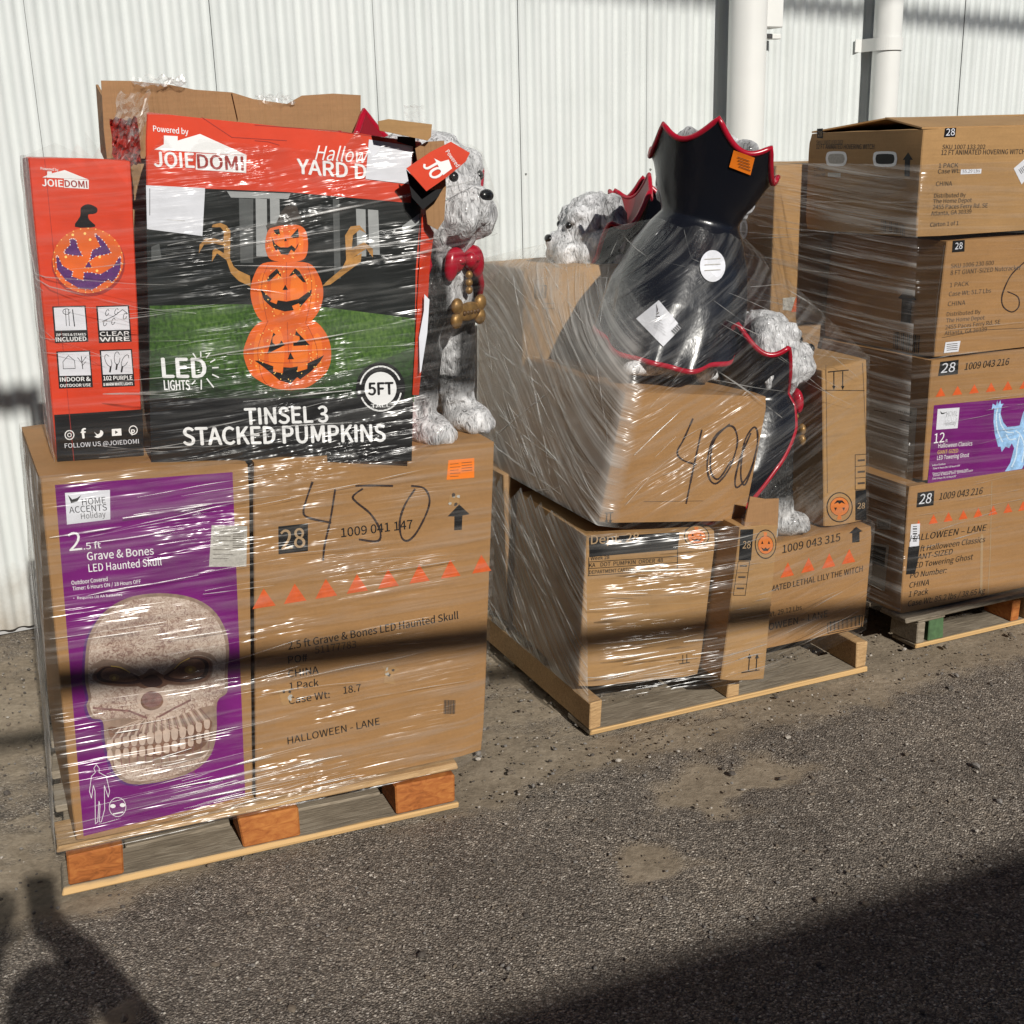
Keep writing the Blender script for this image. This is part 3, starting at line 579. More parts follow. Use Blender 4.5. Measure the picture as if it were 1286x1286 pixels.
f.text('CHINA', *zs300((222, 1075), (358, 1055)), 9, INK, 0.012); f.text('1 Pack', *zs300((228, 1130), (358, 1112)), 9, INK, 0.01)
f.text('Case Wt:', *zs300((225, 1195), (408, 1165)), 9, INK, 0.01); f.text('18.7', *zs300((470, 1148), (548, 1135)), 9, INK, 0.008)
f.text('HALLOWEEN - LANE', *zb((220, 482), (632, 392)), 9, INK, 0.008)
for i in range(9): f.line(zb((922 + i * 6, 284), (920 + i * 6, 344)), 0.8 + 0.7 * (i % 2), INKB, 1)
f.poly(zs300((988, 298), (1035, 342), (1003, 348), (1000, 412), (966, 414), (967, 352), (936, 352)), INK, 1, 'printed_marking')
f.poly(zs300((940, 100), (1056, 90), (1056, 178), (932, 188)), ORS, 1, 'price_sticker')
for i in range(5): f.line(zs300((948, 118 + i * 14), (985 + 8 * (i % 2), 115 + i * 14)), 0.6, INKB, 2)
for i in range(4): f.line(zs300((1000, 112 + i * 12), (1045, 108 + i * 12)), 0.7, INKB, 2)
for st in ([(330, 198), (305, 270), (290, 335), (320, 360), (413, 380)], [(432, 232), (410, 370), (385, 480), (378, 548)], [(690, 215), (600, 213), (525, 215)], [(555, 228), (512, 262), (530, 290), (590, 340), (632, 410), (625, 462), (540, 455)],
           [(790, 230), (745, 300), (722, 375), (730, 445), (760, 460), (800, 420), (845, 330), (855, 270), (830, 225), (775, 215)]):
    f.line(zs300(*smooth_poly(st, 5, False)), 2.0, MARK, 3, 'handwriting')
for pts in ([(945, 255), (985, 250), (988, 290), (960, 305), (940, 290)], [(640, 1020), (690, 1015), (720, 1040), (690, 1060), (700, 1105), (650, 1100), (655, 1050)], [(175, 1130), (230, 1118), (240, 1160), (235, 1195), (195, 1200)]):
    f.poly(zs300(*pts), CARD2, 3, 'torn_patch'); cx_ = sum(p[0] for p in pts) / len(pts); cy_ = sum(p[1] for p in pts) / len(pts)
    for kk in range(5):
        ax_ = cx_ + random.uniform(-22, 22); ay_ = cy_ + random.uniform(-25, 25); f.poly(zs300(*[(ax_ + random.uniform(4, 12) * math.cos(t), ay_ + random.uniform(4, 12) * math.sin(t)) for t in (0, 1, 2.2, 3.3, 4.4, 5.4)]), INKB if kk % 2 else GREYP, 4 + 0.1 * kk, 'torn_patch')
f.finish()
# --- upper tier : narrow red box
UZ = 1.005
q, n = fquad((35, 196), (165, 200), (181, 581), (72, 582), UZ + 0.01, UZ - 0.012)
root, f, lf = carton('narrow red light box with a purple jack-o-lantern picture', q, n, 0.30, RED, 'p1up', 0.004, None, 'light_box', 'box')
NARROW = (q, n)
f.poly([(68, 521), (179, 514), (181, 580), (72, 581)], INK, 0, 'printed_panel')
f.line([(56, 200), (93, 580)], 0.7, REDD, 1)
def joielogo(f, zt, pts_roof, jA, jB, hj, box, dA, dB, hd):
    f.poly(zt(*pts_roof), WHT, 1, 'printed_marking'); f.text('JOIE', *zt(jA, jB), hj, WHT, 0.03); f.poly(zt(*box), WHT, 1, 'printed_marking'); f.text('DOMI', *zt(dA, dB), hd, REDD, 0.03, 3)
joielogo(f, z00, [(190, 510), (212, 500), (212, 483), (232, 483), (232, 492), (290, 477), (398, 520), (300, 515)], (190, 548), (283, 553), 8.5, [(287, 515), (398, 522), (398, 562), (287, 556)], (292, 551), (392, 556), 8)
f.text('Powered by', *z00((183, 476), (262, 482)), 3.4, WHT, 0.01)
z8 = Z(50, 240, 9.186)
f.poly(z8(*ell(560, 830, 425, 385)), REDD, 0.5); f.poly(z8(*ell(555, 800, 410, 380)), PUMP, 1)
f.poly(z8(*smooth_poly([(405, 410), (465, 290), (475, 190), (560, 150), (655, 190), (660, 240), (620, 262), (560, 270), (570, 330), (640, 410)], 3)), INK, 2)
for st in ([(290, 680), (350, 620), (345, 560), (385, 550), (420, 570), (440, 650), (490, 745), (380, 740), (290, 720)], [(590, 740), (610, 680), (700, 640), (640, 520), (650, 495), (720, 560), (770, 620), (820, 710), (740, 735), (650, 750), (580, 800)], [(520, 880), (565, 810), (600, 880)],
           [(190, 760), (215, 760), (260, 860), (380, 930), (370, 985), (500, 1030), (510, 940), (600, 940), (700, 960), (850, 870), (910, 770), (935, 770), (930, 900), (880, 1000), (830, 1050), (790, 1020), (700, 1080), (600, 1140), (450, 1120), (300, 1030), (200, 900)]):
    f.poly(z8(*st), PURD, 2)
    f.dots(z8(*[p for p in smooth_poly(st, 2)]), 0.75, WHT if len(st) > 4 else GLOWP, 3)
random.seed(3)
f.dots(z8(*[(555 + 400 * math.cos(t), 800 + 370 * math.sin(t)) for t in [0.1 + i * 0.22 for i in range(28)]]), 0.8, GLOWP, 3)
f.dots(z8((380, 505), (520, 490), (580, 560), (300, 760), (690, 760), (660, 920)), 1.8, GLOWP, 3)
for (x0, y0, x1, y1), (a, b) in zip(((255, 172, 433, 350), (470, 170, 645, 350), (275, 392, 455, 573), (487, 385, 660, 567)), (('ZIP TIES & STAKES', 'INCLUDED'), ('CLEAR', 'WIRE'), ('INDOOR &', 'OUTDOOR USE'), ('102 PURPLE', '& WARM WHITE LIGHTS'))):
    k = 14
    f.poly(z34((x0, y0 + 3), (x1 - k, y0 - 2), (x1, y1 - 3), (x0 + k, y1 + 4)), INK, 1, 'printed_panel')
    hh = y1 - y0
    f.poly(z34((x0 + 8, y0 + 9), (x1 - k - 6, y0 + 4), (x1 - 10, y0 + hh * 0.66), (x0 + 17, y0 + hh * 0.68)), PAPER, 2, 'printed_panel')
    f.text(a, *z34((x0 + 20, y0 + hh * 0.83), (x1 - 12, y0 + hh * 0.81)), 5 if len(a) < 12 else 2.8, WHT, 0.03, 3); f.text(b, *z34((x0 + 20, y0 + hh * 0.98), (x1 - 10, y0 + hh * 0.955)), 5 if len(b) < 10 else 3.4, WHT, 0.03, 3)
L_ = lambda pts, w_=0.7: f.line(z34(*pts), w_, INK, 3)
L_([(320, 190), (325, 270)]); L_([(335, 190), (340, 270)]); L_([(355, 190), (365, 272)], 1.2); L_(ell(325, 200, 18, 14, 10)); L_([(500, 250), (560, 220), (600, 190), (625, 210)])
for c in ((525, 205), (570, 200), (612, 222), (515, 255), (555, 248)): L_(ell(c[0], c[1], 8, 16, 8, 0.3))
L_([(310, 480), (308, 445), (335, 415), (365, 440), (368, 478), (310, 480)]); L_([(405, 480), (398, 420)], 1.0); L_([(400, 450), (380, 425)]); L_([(400, 450), (422, 420)]); L_([(402, 465), (420, 445)])
for c, r in (((530, 440), -0.4), ((573, 428), 0.0), ((612, 440), 0.45)): L_(ell(c[0], c[1], 14, 32, 10, r)); L_([(c[0] + 30 * -r, c[1] + 30), (c[0] + 30 * -r - 4, c[1] + 55)], 2.2)
f.line(z34(*ell(340, 804, 22, 22, 12)), 1.2, WHT, 2, closed=True); f.line(z34(*ell(340, 804, 9, 9, 10)), 1.0, WHT, 2, closed=True)
f.text('f', *z34((400, 820), (424, 818)), 11, WHT, 0.04); f.poly(z34(*smooth_poly([(460, 788), (475, 800), (488, 795), (492, 780), (505, 790), (500, 808), (480, 818), (462, 812), (472, 806)], 3)), WHT, 2, 'printed_marking')
f.poly(z34((547, 775), (593, 772), (595, 806), (548, 809)), WHT, 2, 'printed_marking'); f.poly(z34((563, 782), (578, 790), (564, 799)), INK, 3, 'printed_marking')
f.line(z34(*ell(652, 780, 20, 21, 12)), 1.2, WHT, 2, closed=True); f.text('P', *z34((645, 805), (662, 803)), 7, WHT, 0.03)
f.text('FOLLOW US @JOIEDOMI', *z34((318, 868), (680, 845)), 5.4, PAPER, 0.0)
f.finish()
# --- big red box
q, n = fquad((182, 139), (532, 176), (518, 579), (190, 583), UZ, UZ - 0.04)
root, f, lf = carton('large red and black light box with three stacked pumpkins picture', q, n, 0.19, RED, 'p1up', 0.006, None, 'light_box', 'box', 12)
JOIE = (q, n, root)
f.poly([(183, 234), (360, 241), (516, 255), (529, 258), (522, 340), (520, 505), (188, 505)], NIGHT, 0); f.poly([(188, 384), (300, 382), (410, 386), (521, 400), (520, 505), (188, 505)], GRASSP, 0.6)
GRD1 = flat('grass_dim_print', (0.018, 0.052, 0.008), 0.45, 0.5, 120); GRD2 = flat('grass_dark_print', (0.008, 0.022, 0.005), 0.45, 0.5, 120)
f.poly(smooth_poly([(188, 440), (240, 452), (300, 470), (360, 478), (420, 470), (480, 452), (519, 436)], 4, False) + [(519, 503), (189, 503)], GRD1, 0.8); f.poly(smooth_poly([(188, 475), (240, 484), (300, 490), (360, 492), (420, 490), (480, 482), (519, 470)], 4, False) + [(519, 503), (189, 503)], GRD2, 0.9)
f.poly([(188, 500), (519, 500), (517, 579), (190, 583)], INK, 1, 'printed_panel')
f.poly([(285, 240), (365, 243), (362, 250), (290, 248)], STONEP, 1); f.poly([(321, 249), (335, 250), (336, 322), (322, 322)], STONEP, 1); f.poly([(339, 249), (351, 250), (352, 300), (340, 322)], STONEP, 1)
f.poly([(300, 249), (318, 250), (318, 330), (302, 330)], STONED, 1); f.poly([(418, 250), (426, 251), (428, 350), (420, 350)], STONED, 1); f.poly([(447, 262), (459, 263), (460, 322), (449, 322)], STONEP, 1); f.poly([(462, 263), (475, 264), (477, 320), (464, 320)], STONEP, 1); f.poly([(505, 284), (527, 268), (526, 280), (506, 294)], STONEP, 1)
f.poly([(190, 310), (200, 306), (203, 325), (190, 327)], STONED, 1)
zh = Z(180, 220, 9.186); zm = Z(290, 260, 9.186); zl = Z(290, 380, 9.186)
def FP(zt, pts, m, lift=2, k=0): f.poly(zt(*(smooth_poly(pts, k) if k else pts)), m, lift)
FP(zh, [(1240, 1286), (1230, 1160), (1100, 1100), (1040, 1050), (1000, 960), (1005, 640), (960, 580), (890, 550), (800, 570), (790, 600), (890, 600), (930, 650), (925, 760), (820, 730), (720, 730), (650, 800), (640, 900), (700, 800), (820, 790), (930, 810), (930, 900), (830, 840), (800, 870), (790, 1000), (850, 900), (960, 980), (1010, 1130), (1100, 1220)], HAND, 1.5)
FP(z32, [(300, 1000), (330, 970), (390, 920), (410, 880), (405, 770), (430, 730), (470, 725), (500, 760), (470, 745), (440, 770), (435, 830), (490, 800), (530, 830), (530, 870), (500, 830), (440, 870), (480, 850), (475, 890), (420, 930), (340, 990)], HAND, 1.5)
FP(zl, [(145, 600), (180, 440), (260, 290), (390, 210), (650, 225), (930, 205), (1060, 300), (1140, 460), (1155, 640), (1110, 790), (1000, 900), (870, 980), (680, 1010), (500, 985), (340, 910), (220, 810)], PUMP, 2, 4)
FP(zm, [(225, 960), (270, 780), (370, 650), (640, 630), (900, 650), (1010, 780), (1065, 960), (1040, 1140), (960, 1280), (860, 1345), (640, 1355), (430, 1340), (320, 1280), (250, 1130)], PUMP, 3, 4)
FP(zm, [(395, 420), (430, 270), (520, 215), (640, 205), (780, 210), (860, 270), (890, 420), (870, 560), (800, 620), (630, 635), (470, 610), (415, 540)], PUMP, 4, 4)
FP(zm, [(405, 215), (430, 195), (520, 190), (580, 60), (640, -20), (760, -10), (830, 200), (700, 205), (560, 215), (415, 255)], flat('hat_print', (0.03, 0.02, 0.014), 0.5), 4.5)
PUMP2 = flat('pumpkin_light_print', (0.80, 0.17, 0.012), 0.45, 0.12, 14)
def nest(zt, pts, m, kx, ky, lift, c):
    f.poly(zt(*[(c[0] + (x - c[0]) * kx, c[1] + (y - c[1]) * ky) for x, y in smooth_poly(pts, 3)]), m, lift)
for zt, c, r, lift in ((zl, (655, 600), (500, 390), 2.3), (zm, (645, 990), (415, 360), 3.3), (zm, (640, 425), (245, 205), 4.3)):
    for off, wd in ((-0.66, 0.2), (-0.26, 0.3), (0.28, 0.3), (0.68, 0.2)): f.poly(zt(*ell(c[0] + off * r[0], c[1] - 0.05 * r[1], wd * r[0] * 0.62, r[1] * 0.80 * math.sqrt(1 - off * off), 20)), PUMP2, lift)
for zt, ls in ((zl, ([(650, 225), (665, 560), (680, 700)], [(430, 210), (340, 420), (310, 600), (360, 860), (440, 960)], [(870, 240), (960, 430), (1000, 600), (980, 850)], [(680, 950), (685, 1000)], [(310, 650), (470, 690), (700, 695), (880, 680), (1030, 620)])), (zm, ([(640, 640), (640, 900)], [(430, 660), (360, 850), (370, 1080), (420, 1320)], [(880, 660), (930, 850), (920, 1080), (860, 1340)], [(640, 960), (640, 1070)]))):
    for l in ls: f.line(zt(*smooth_poly(l, 3, False)), 0.7, PUMPD, 3.5, 'printed_picture')
for pts in ([(490, 345), (515, 370), (480, 400), (480, 460), (520, 495), (565, 470), (580, 435), (622, 490), (420, 592)], [(750, 325), (910, 490), (720, 500), (720, 460), (760, 460), (795, 425), (790, 390), (740, 375)], [(685, 572), (728, 652), (655, 655)],
            [(275, 670), (310, 668), (490, 735), (487, 795), (600, 815), (605, 745), (690, 750), (772, 735), (765, 800), (880, 765), (885, 700), (1030, 630), (1075, 605), (1030, 680), (930, 790), (800, 885), (765, 860), (690, 935), (560, 895), (470, 820), (380, 745)]): FP(zl, pts, INK, 4)
for pts in ([(415, 845), (440, 790), (530, 710), (575, 770), (578, 805), (540, 765), (440, 860)], [(668, 800), (690, 770), (740, 705), (790, 740), (868, 870), (830, 865), (740, 770), (700, 790)], [(628, 895), (658, 955), (595, 958)],
            [(335, 935), (400, 1000), (470, 1060), (450, 1090), (525, 1120), (540, 1075), (640, 1090), (780, 1060), (932, 950), (920, 1020), (800, 1155), (785, 1110), (705, 1140), (725, 1190), (620, 1205), (480, 1165), (380, 1070)]): FP(zm, pts, INK, 4)
for pts in ([(490, 265), (555, 250), (570, 325), (515, 310)], [(690, 340), (775, 245), (785, 350), (720, 358)], [(630, 360), (648, 392), (612, 395)], [(468, 340), (510, 425), (555, 455), (575, 465), (660, 465), (700, 440), (745, 480), (782, 405), (770, 455), (730, 520), (695, 490), (660, 550), (580, 545), (540, 480), (525, 510), (490, 450)]): FP(zm, pts, INK, 5)
random.seed(11)
for zt, c, r, nn in ((zl, (650, 600), (460, 350), 46), (zm, (640, 980), (390, 310), 42), (zm, (640, 420), (220, 190), 16), (zh, (960, 800), (40, 200), 6)):
    f.dots(zt(*[(c[0] + r[0] * random.uniform(0.55, 1) * math.cos(t), c[1] + r[1] * random.uniform(0.55, 1) * math.sin(t)) for t in [random.uniform(0, 6.28) for _ in range(nn)]]), 0.8, GLOWP, 6)
f.text('LED', *z34((798, 522), (1010, 522)), 24, WHT, 0.03); f.text('LIGHTS', *z34((805, 583), (930, 583)), 12, WHT, 0.02)
for a_, b_ in (((945, 405), (958, 425)), ((982, 397), (983, 420)), ((1025, 405), (1010, 425)), ((1052, 435), (1030, 448)), ((1068, 473), (1040, 475)), ((1070, 522), (1040, 508)), ((1045, 570), (1012, 528)), ((985, 580), (985, 535)), ((940, 555), (955, 538))): f.line(z34(a_, b_), 1.6, WHT, 2)
f.poly(ell(478, 488, 31, 33), INK, 2, 'printed_marking'); f.line(ell(478, 488, 26, 28, 30)[1:14], 2.0, WHT, 3); f.line(ell(478, 488, 26, 28, 30)[16:29], 2.0, WHT, 3); f.poly(ell(478, 488, 20, 21), WHT, 3, 'printed_marking')
f.text('5FT', (463, 496), (494, 495), 15, INK, 0.04, 4); f.text('TALL', (466, 512), (490, 511), 4.5, WHT, 0.02, 4)
f.text('TINSEL 3', *z40((30, 690), (400, 678)), 20, WHT, 0.03); f.text('STACKED PUMPKINS', (231, 559), (484, 554), 21, WHT, 0.03)
joielogo(f, z00, [(692, 385), (735, 362), (735, 322), (797, 325), (797, 345), (897, 315), (1108, 410), (1000, 405), (900, 398)], (693, 460), (872, 466), 18, [(880, 402), (1106, 412), (1104, 490), (878, 475)], (888, 468), (1092, 478), 17)
f.text('Powered by', *z00((688, 303), (845, 318)), 7, WHT, 0.015)
f.text('Hallow', *z32((270, 430), (510, 447)), 18, WHT, 0.0, 2, 0.35); f.text('YARD D', *z32((192, 492), (500, 517)), 18, WHT, 0.03)
f.line(z00((905, 240), (1040, 330), (1286, 345)), 0.8, REDD, 1); f.line(z32((0, 345), (60, 350), (110, 365)), 0.9, REDD, 1); f.line(z32((0, 275), (350, 300), (600, 335)), 0.8, REDD, 1)
f.poly(z00((655, 545), (920, 558), (908, 773), (660, 742)), PAPER, 7, 'paper_label'); f.poly(z32((512, 340), (710, 370), (692, 540), (497, 517)), PAPER, 7, 'paper_label')
f.line(z00((672, 560), (672, 680)), 0.7, INK, 8, 'paper_label'); f.line(z00((750, 700), (830, 705)), 0.5, GREYP, 8, 'paper_label')
f.finish()
# torn corner: black sheet standing in for the shade in the gap, open flaps, hanging torn strip
def pf(pts, d): return [onplane(p[0], p[1], q[3] + n * d, n) for p in pts]
hd = panel('torn_gap_dark_sheet', pf(z32((640, 325), (720, 330), (730, 640), (700, 640), (712, 372), (640, 350)), 0.006), n, 0.003, INK, root)
panel('top_flap', pf(z32((552, 258), (600, 248), (795, 272), (790, 330), (775, 345), (650, 318), (560, 300)), 0.05), n, 0.006, CARD2, root)
panel('corrugated_flap', pf(z32((720, 380), (770, 350), (850, 345), (858, 560), (850, 700), (820, 745), (775, 720), (765, 640)), 0.03), n, 0.005, CORR, root)
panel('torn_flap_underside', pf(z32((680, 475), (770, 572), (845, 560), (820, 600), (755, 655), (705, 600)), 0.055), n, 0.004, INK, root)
tf_ = panel('torn_flap', pf(z32((680, 470), (790, 395), (880, 350), (965, 400), (945, 440), (860, 510), (770, 572)), 0.085), n, 0.006, RED, root)
ff = Face(q[3] + n * 0.085, n, root)
ff.text('JO', *z32((752, 455), (800, 522)), 14, WHT, 0.03, 2, 0, 'printed_lettering', z32((805, 425))[0]); ff.poly(z32((805, 425), (835, 440), (870, 430), (885, 470), (845, 500)), WHT, 2, 'printed_marking')
ff.text('Powered', *z32((855, 395), (905, 465)), 4, WHT, 0.01, 2, 0, 'printed_lettering', z32((870, 385))[0])
ff.sub = tf_; ff.finish()
panel('side_flap', [onplane(*p, q[3] + n * d, n) for p, d in ((z40((808, 0))[0], 0.01), ((530, 268), 0.008), ((545, 292), -0.02), ((540, 330), -0.02), ((536, 400), -0.02), ((526, 496), -0.02), ((518, 496), 0.008))], n, 0.006, RED, root)
panel('side_flap_tear', [onplane(*p, q[3] + n * 0.011, n) for p in z40((832, 105), (855, 130), (845, 280), (818, 450), (812, 460), (808, 300), (830, 180))], n, 0.003, PAPER, root)
# --- open carton behind
bn = -P1.n
bq = [P1.p(0.345, 0.42, 1.72), P1.p(0.945, 0.42, 1.68), P1.p(0.945, 0.42, 1.0), P1.p(0.34, 0.42, 1.0)]
root, f, lf = carton('open brown carton with raised torn flaps behind the pumpkin box', bq, bn, 0.42, CARD3, None)
z3 = Z(0, 0, 2.009)
panel('raised_flap', [onplane(*p, P1.p(0, 0.40), bn) for p in z3((255, 203), (330, 204), (430, 214), (490, 226), (585, 233), (600, 300), (590, 400), (270, 400), (262, 330))], bn, 0.006, CORR, root)
panel('raised_flap', [onplane(*p, P1.p(0, 0.39), bn) for p in z3((585, 233), (640, 250), (725, 262), (762, 241), (840, 236), (910, 240), (910, 380), (590, 400), (600, 300))], bn, 0.006, CORR, root)
panel('side_flap', [P1.p(0.34, 0.41, 1.60), P1.p(0.315, 0.55, 1.70), P1.p(0.325, 0.60, 1.86), P1.p(0.335, 0.42, 1.80)], P1.u * -1, 0.006, CORR, root)

# ================================================================== PALLET 2 LOAD
z5 = Z(600, 600, 3.572); z6 = Z(840, 580, 4.593); zt3 = Z(600, 400, 3.572); z4 = Z(840, 360, 4.593)
PZ = 0.127
def pumpkin_sticker(f, c, rx, ry, flip=False, lift=2):
    k = -1 if flip else 1
    f.poly(ell(c[0], c[1], rx, ry, 24), INK, lift, 'printed_marking'); f.poly(ell(c[0], c[1], rx * 0.92, ry * 0.93, 24), CARD2, lift + 0.5, 'printed_marking')
    f.poly(ell(c[0], c[1] + k * ry * 0.05, rx * 0.72, ry * 0.62, 20), STKP, lift + 1, 'printed_marking'); f.line(ell(c[0], c[1] + k * ry * 0.05, rx * 0.72, ry * 0.62, 20), 0.6, INK, lift + 1.5, closed=True)
    f.poly([(c[0] - rx * 0.12, c[1] - k * ry * 0.5), (c[0] - rx * 0.2, c[1] - k * ry * 0.82), (c[0] + rx * 0.15, c[1] - k * ry * 0.8), (c[0] + rx * 0.1, c[1] - k * ry * 0.5)], STKP, lift + 1.6, 'printed_marking')
    for sx in (-1, 1): f.poly([(c[0] + sx * rx * 0.2, c[1] - k * ry * 0.02), (c[0] + sx * rx * 0.42, c[1] - k * ry * 0.02), (c[0] + sx * rx * 0.31, c[1] - k * ry * 0.24)], INK, lift + 2, 'printed_marking')
    f.poly([(c[0] - rx * 0.45, c[1] + k * ry * 0.2), (c[0] - rx * 0.15, c[1] + k * ry * 0.32), (c[0], c[1] + k * ry * 0.22), (c[0] + rx * 0.15, c[1] + k * ry * 0.32), (c[0] + rx * 0.45, c[1] + k * ry * 0.2), (c[0] + rx * 0.2, c[1] + k * ry * 0.46), (c[0] - rx * 0.2, c[1] + k * ry * 0.46)], INK, lift + 2, 'printed_marking')
q, n = fquad((737, 673), (901, 664), (878, 849), (726, 865), PZ + 0.008, 0.10)
root, f, lf = carton('carton with a black Dept. 28 header and orange pumpkin stamp', q, n, 0.55, CARD2, 'p2low')
f.poly(z5((500, 268), (905, 243), (898, 322), (500, 356)), INK, 1, 'printed_marking'); f.text('Dept. 28', *z5((508, 298), (722, 285)), 11, TAN, 0.015)
f.line(z5((498, 358), (498, 438)), 0.8, INK, 1); f.line(z5((498, 378), (897, 352)), 0.8, INK, 1); f.line(z5((496, 408), (897, 380)), 0.8, INK, 1); f.line(z5((494, 440), (895, 410)), 0.8, INK, 1); f.line(z5((897, 325), (895, 410)), 0.8, INK, 1)
f.text('Week 28', *z5((506, 370), (590, 364)), 4.5, INK, 0.012); f.text('KA    DOT  PUMPKIN  ORDER  48', *z5((500, 402), (830, 378)), 5.0, INK, 0.01); f.text('DEPARTMENT CARTON', *z5((500, 432), (700, 418)), 4.4, INK, 0.01)
pumpkin_sticker(f, z5((982, 262))[0], 16, 14); f.line(z5((905, 835), (950, 828)), 1.2, INK, 1); f.line(z5((920, 833), (920, 795)), 1, INK, 1); f.line(z5((938, 830), (938, 792)), 1, INK, 1)
f.line(z5((540, 575), (1040, 560)), 0.5, TAN, 1); f.finish()
lf.line([(716, 842), (715, 830)], 1.2, INK, 1); lf.finish()
# leaning slim carton
n2 = -P2.n; q2 = [onplane(*p, P2.p(0, -0.075), n2) for p in ((930, 661), (978, 659), (960, 854), (905, 856))]
root, f, lf = carton('slim upright carton leaning between the bottom cartons, with double arrows', q2, n2, 0.40, CARD2, 'p2low', 0.003)
f.poly(z6((415, 390), (488, 388), (474, 570), (402, 570)), INK, 1, 'printed_marking'); f.text('28', *z6((425, 500), (470, 498)), 9, TAN, 0.01)
for i in range(4): f.line(z6((400 - i * 9, 575 + i * 65), (466 - i * 8, 575 + i * 65)), 0.7, INK, 1)
f.line(z6((400, 575), (372, 768)), 0.7, INK, 1); f.line(z6((466, 575), (440, 770)), 0.7, INK, 1)
for i in range(3): f.line(z6((412 - i * 9, 600 + i * 65), (448 - i * 8, 600 + i * 65)), 2.2, INKB, 1)
pumpkin_sticker(f, z6((558, 475))[0], 13.5, 18.5)
for x in (460, 503): f.line(z6((x, 1205), (x + 5, 1125)), 1.3, INK, 1); f.poly(z6((x - 7, 1135), (x + 6, 1105), (x + 17, 1132)), INK, 1, 'printed_marking')
f.line(z6((420, 1217), (522, 1200)), 1.3, INK, 1); f.finish()
panel('open_flap', [onplane(*p, q2[3] + n2 * -0.01, n2) for p in z6((470, 200), (560, 215), (635, 212), (628, 385), (432, 388))], n2, 0.005, CORR, root)
# lily carton
lo = P2.p(0.64, 0.06); lq = [onplane(*p, lo, -P2.n) for p in ((962, 684), (1088, 661), (1086, 795), (955, 828))]
LZ = lq[1].z
lq = [P2.p(0.62, 0.06, lq[1].z), P2.p(1.07, 0.06, lq[1].z), P2.p(1.06, 0.06, PZ), P2.p(0.62, 0.06, PZ)]
root, f, lf = carton('carton printed with orange triangles and the witch name', lq, -P2.n, 0.62, CARD, 'p2low')
f.text('1009 043 315', *z6((655, 527), (988, 455)), 10, INK, 0.006); f.poly(z6((1080, 375), (1118, 400), (1100, 405), (1100, 462), (1058, 466), (1058, 412), (1040, 412)), INK, 1, 'printed_marking')
for x, y in ((683, 660), (803, 632), (922, 607), (1037, 582)): f.poly(z6((x - 40, y + 10), (x + 38, y - 6), (x + 4, y - 80)), ORI, 1, 'printed_marking')
f.text('ANIMATED LETHAL LILY THE WITCH', *z6((520, 765), (1117, 632)), 7.5, INK, 0.006); f.text('Case Wt. 29.12 Lbs', *z6((490, 915), (766, 853)), 6.5, INK, 0.004); f.text('HALLOWEEN – LANE', *z6((455, 1000), (915, 893)), 8.5, INK, 0.006)
f.line(z6((916, 932), (1117, 886), (1113, 950), (918, 990)), 0.8, INK, 1, closed=True)
for i in range(22):
    x = 932 + i * 8; f.line(z6((x, 975 - i * 1.6), (x, 922 - i * 1.7)), 0.5 + 0.8 * ((i * 7) % 3 == 0), INK, 1)
f.line(z6((575, 835), (590, 825)), 0.8, INK, 1); f.finish()
# 400 carton
N4 = -P2.n; Q4 = [onplane(*p, P2.p(0, 0.015), N4) for p in ((786, 491), (966, 497), (935, 655), (752, 658))]
zlow = min(Q4[2].z, Q4[3].z)
root, f, lf = carton('brown carton with 400 handwritten in marker', Q4, N4, 0.68, CARD, 'p2up', 0.006)
for st in ([(965, 450), (925, 540), (895, 600), (920, 635), (980, 655)], [(1005, 500), (970, 660), (935, 830)], [(1130, 475), (1060, 535), (1030, 640), (1040, 720), (1075, 738), (1130, 670), (1165, 560), (1150, 490), (1110, 490), (1055, 560), (1045, 680), (1080, 720), (1135, 640)], [(1225, 515), (1180, 620), (1155, 720), (1165, 758), (1215, 700), (1250, 590), (1255, 510), (1235, 490), (1195, 560), (1180, 700), (1200, 745), (1240, 640)]):
    f.line(zt3(*smooth_poly(st, 5, False)), 1.7, MARK, 2, 'handwriting')
f.line(zt3((572, 872), (608, 870)), 0.9, INK, 1)
for x in (580, 597): f.line(zt3((x, 872), (x - 2, 915)), 0.9, INK, 1); f.poly(zt3((x - 8, 905), (x + 6, 905), (x - 2, 921)), INK, 1, 'printed_marking')
f.line(zt3((745, 822), (1010, 818)), 0.5, INKB, 1); f.finish()
# right slim upright carton
rq = [P2.p(0.868, 0.10, 1.005), P2.p(1.04, 0.10, 1.025), P2.p(1.073, 0.10, LZ + 0.003), P2.p(0.905, 0.10, LZ + 0.003)]
root, f, lf = carton('slim upright carton with an upside-down pumpkin stamp beside the dog', rq, -P2.n, 0.33, CARD2, 'p2up', 0.003)
f.line(z4((890, 597), (1128, 600)), 0.8, INK, 1); f.line(z4((906, 450), (915, 1190)), 0.5, INKB, 1); f.line(z4((1118, 440), (1140, 960)), 0.5, INKB, 1); f.line(z4((920, 492), (1036, 481)), 1.3, INK, 1)
for x in (952, 1003): f.line(z4((x, 490), (x, 585)), 1.2, INK, 1); f.poly(z4((x - 10, 572), (x + 10, 572), (x, 596)), INK, 1, 'printed_marking')
for i in range(4): f.line(z4((1074, 970 + i * 67), (1139, 966 + i * 67)), 0.7, INK, 1); 
f.line(z4((1075, 970), (1075, 1170)), 0.7, INK, 1)
for i in range(3): f.line(z4((1092, 1003 + i * 66), (1128, 1000 + i * 66)), 2.4, INKB, 1)
f.poly(z6((1076, 165), (1138, 160), (1140, 335), (1076, 338)), INK, 1, 'printed_marking'); f.text('28', *z6((1087, 270), (1130, 268)), 7, TAN, 0.01)
pumpkin_sticker(f, z6((985, 262))[0], 16.5, 19, True); f.finish()
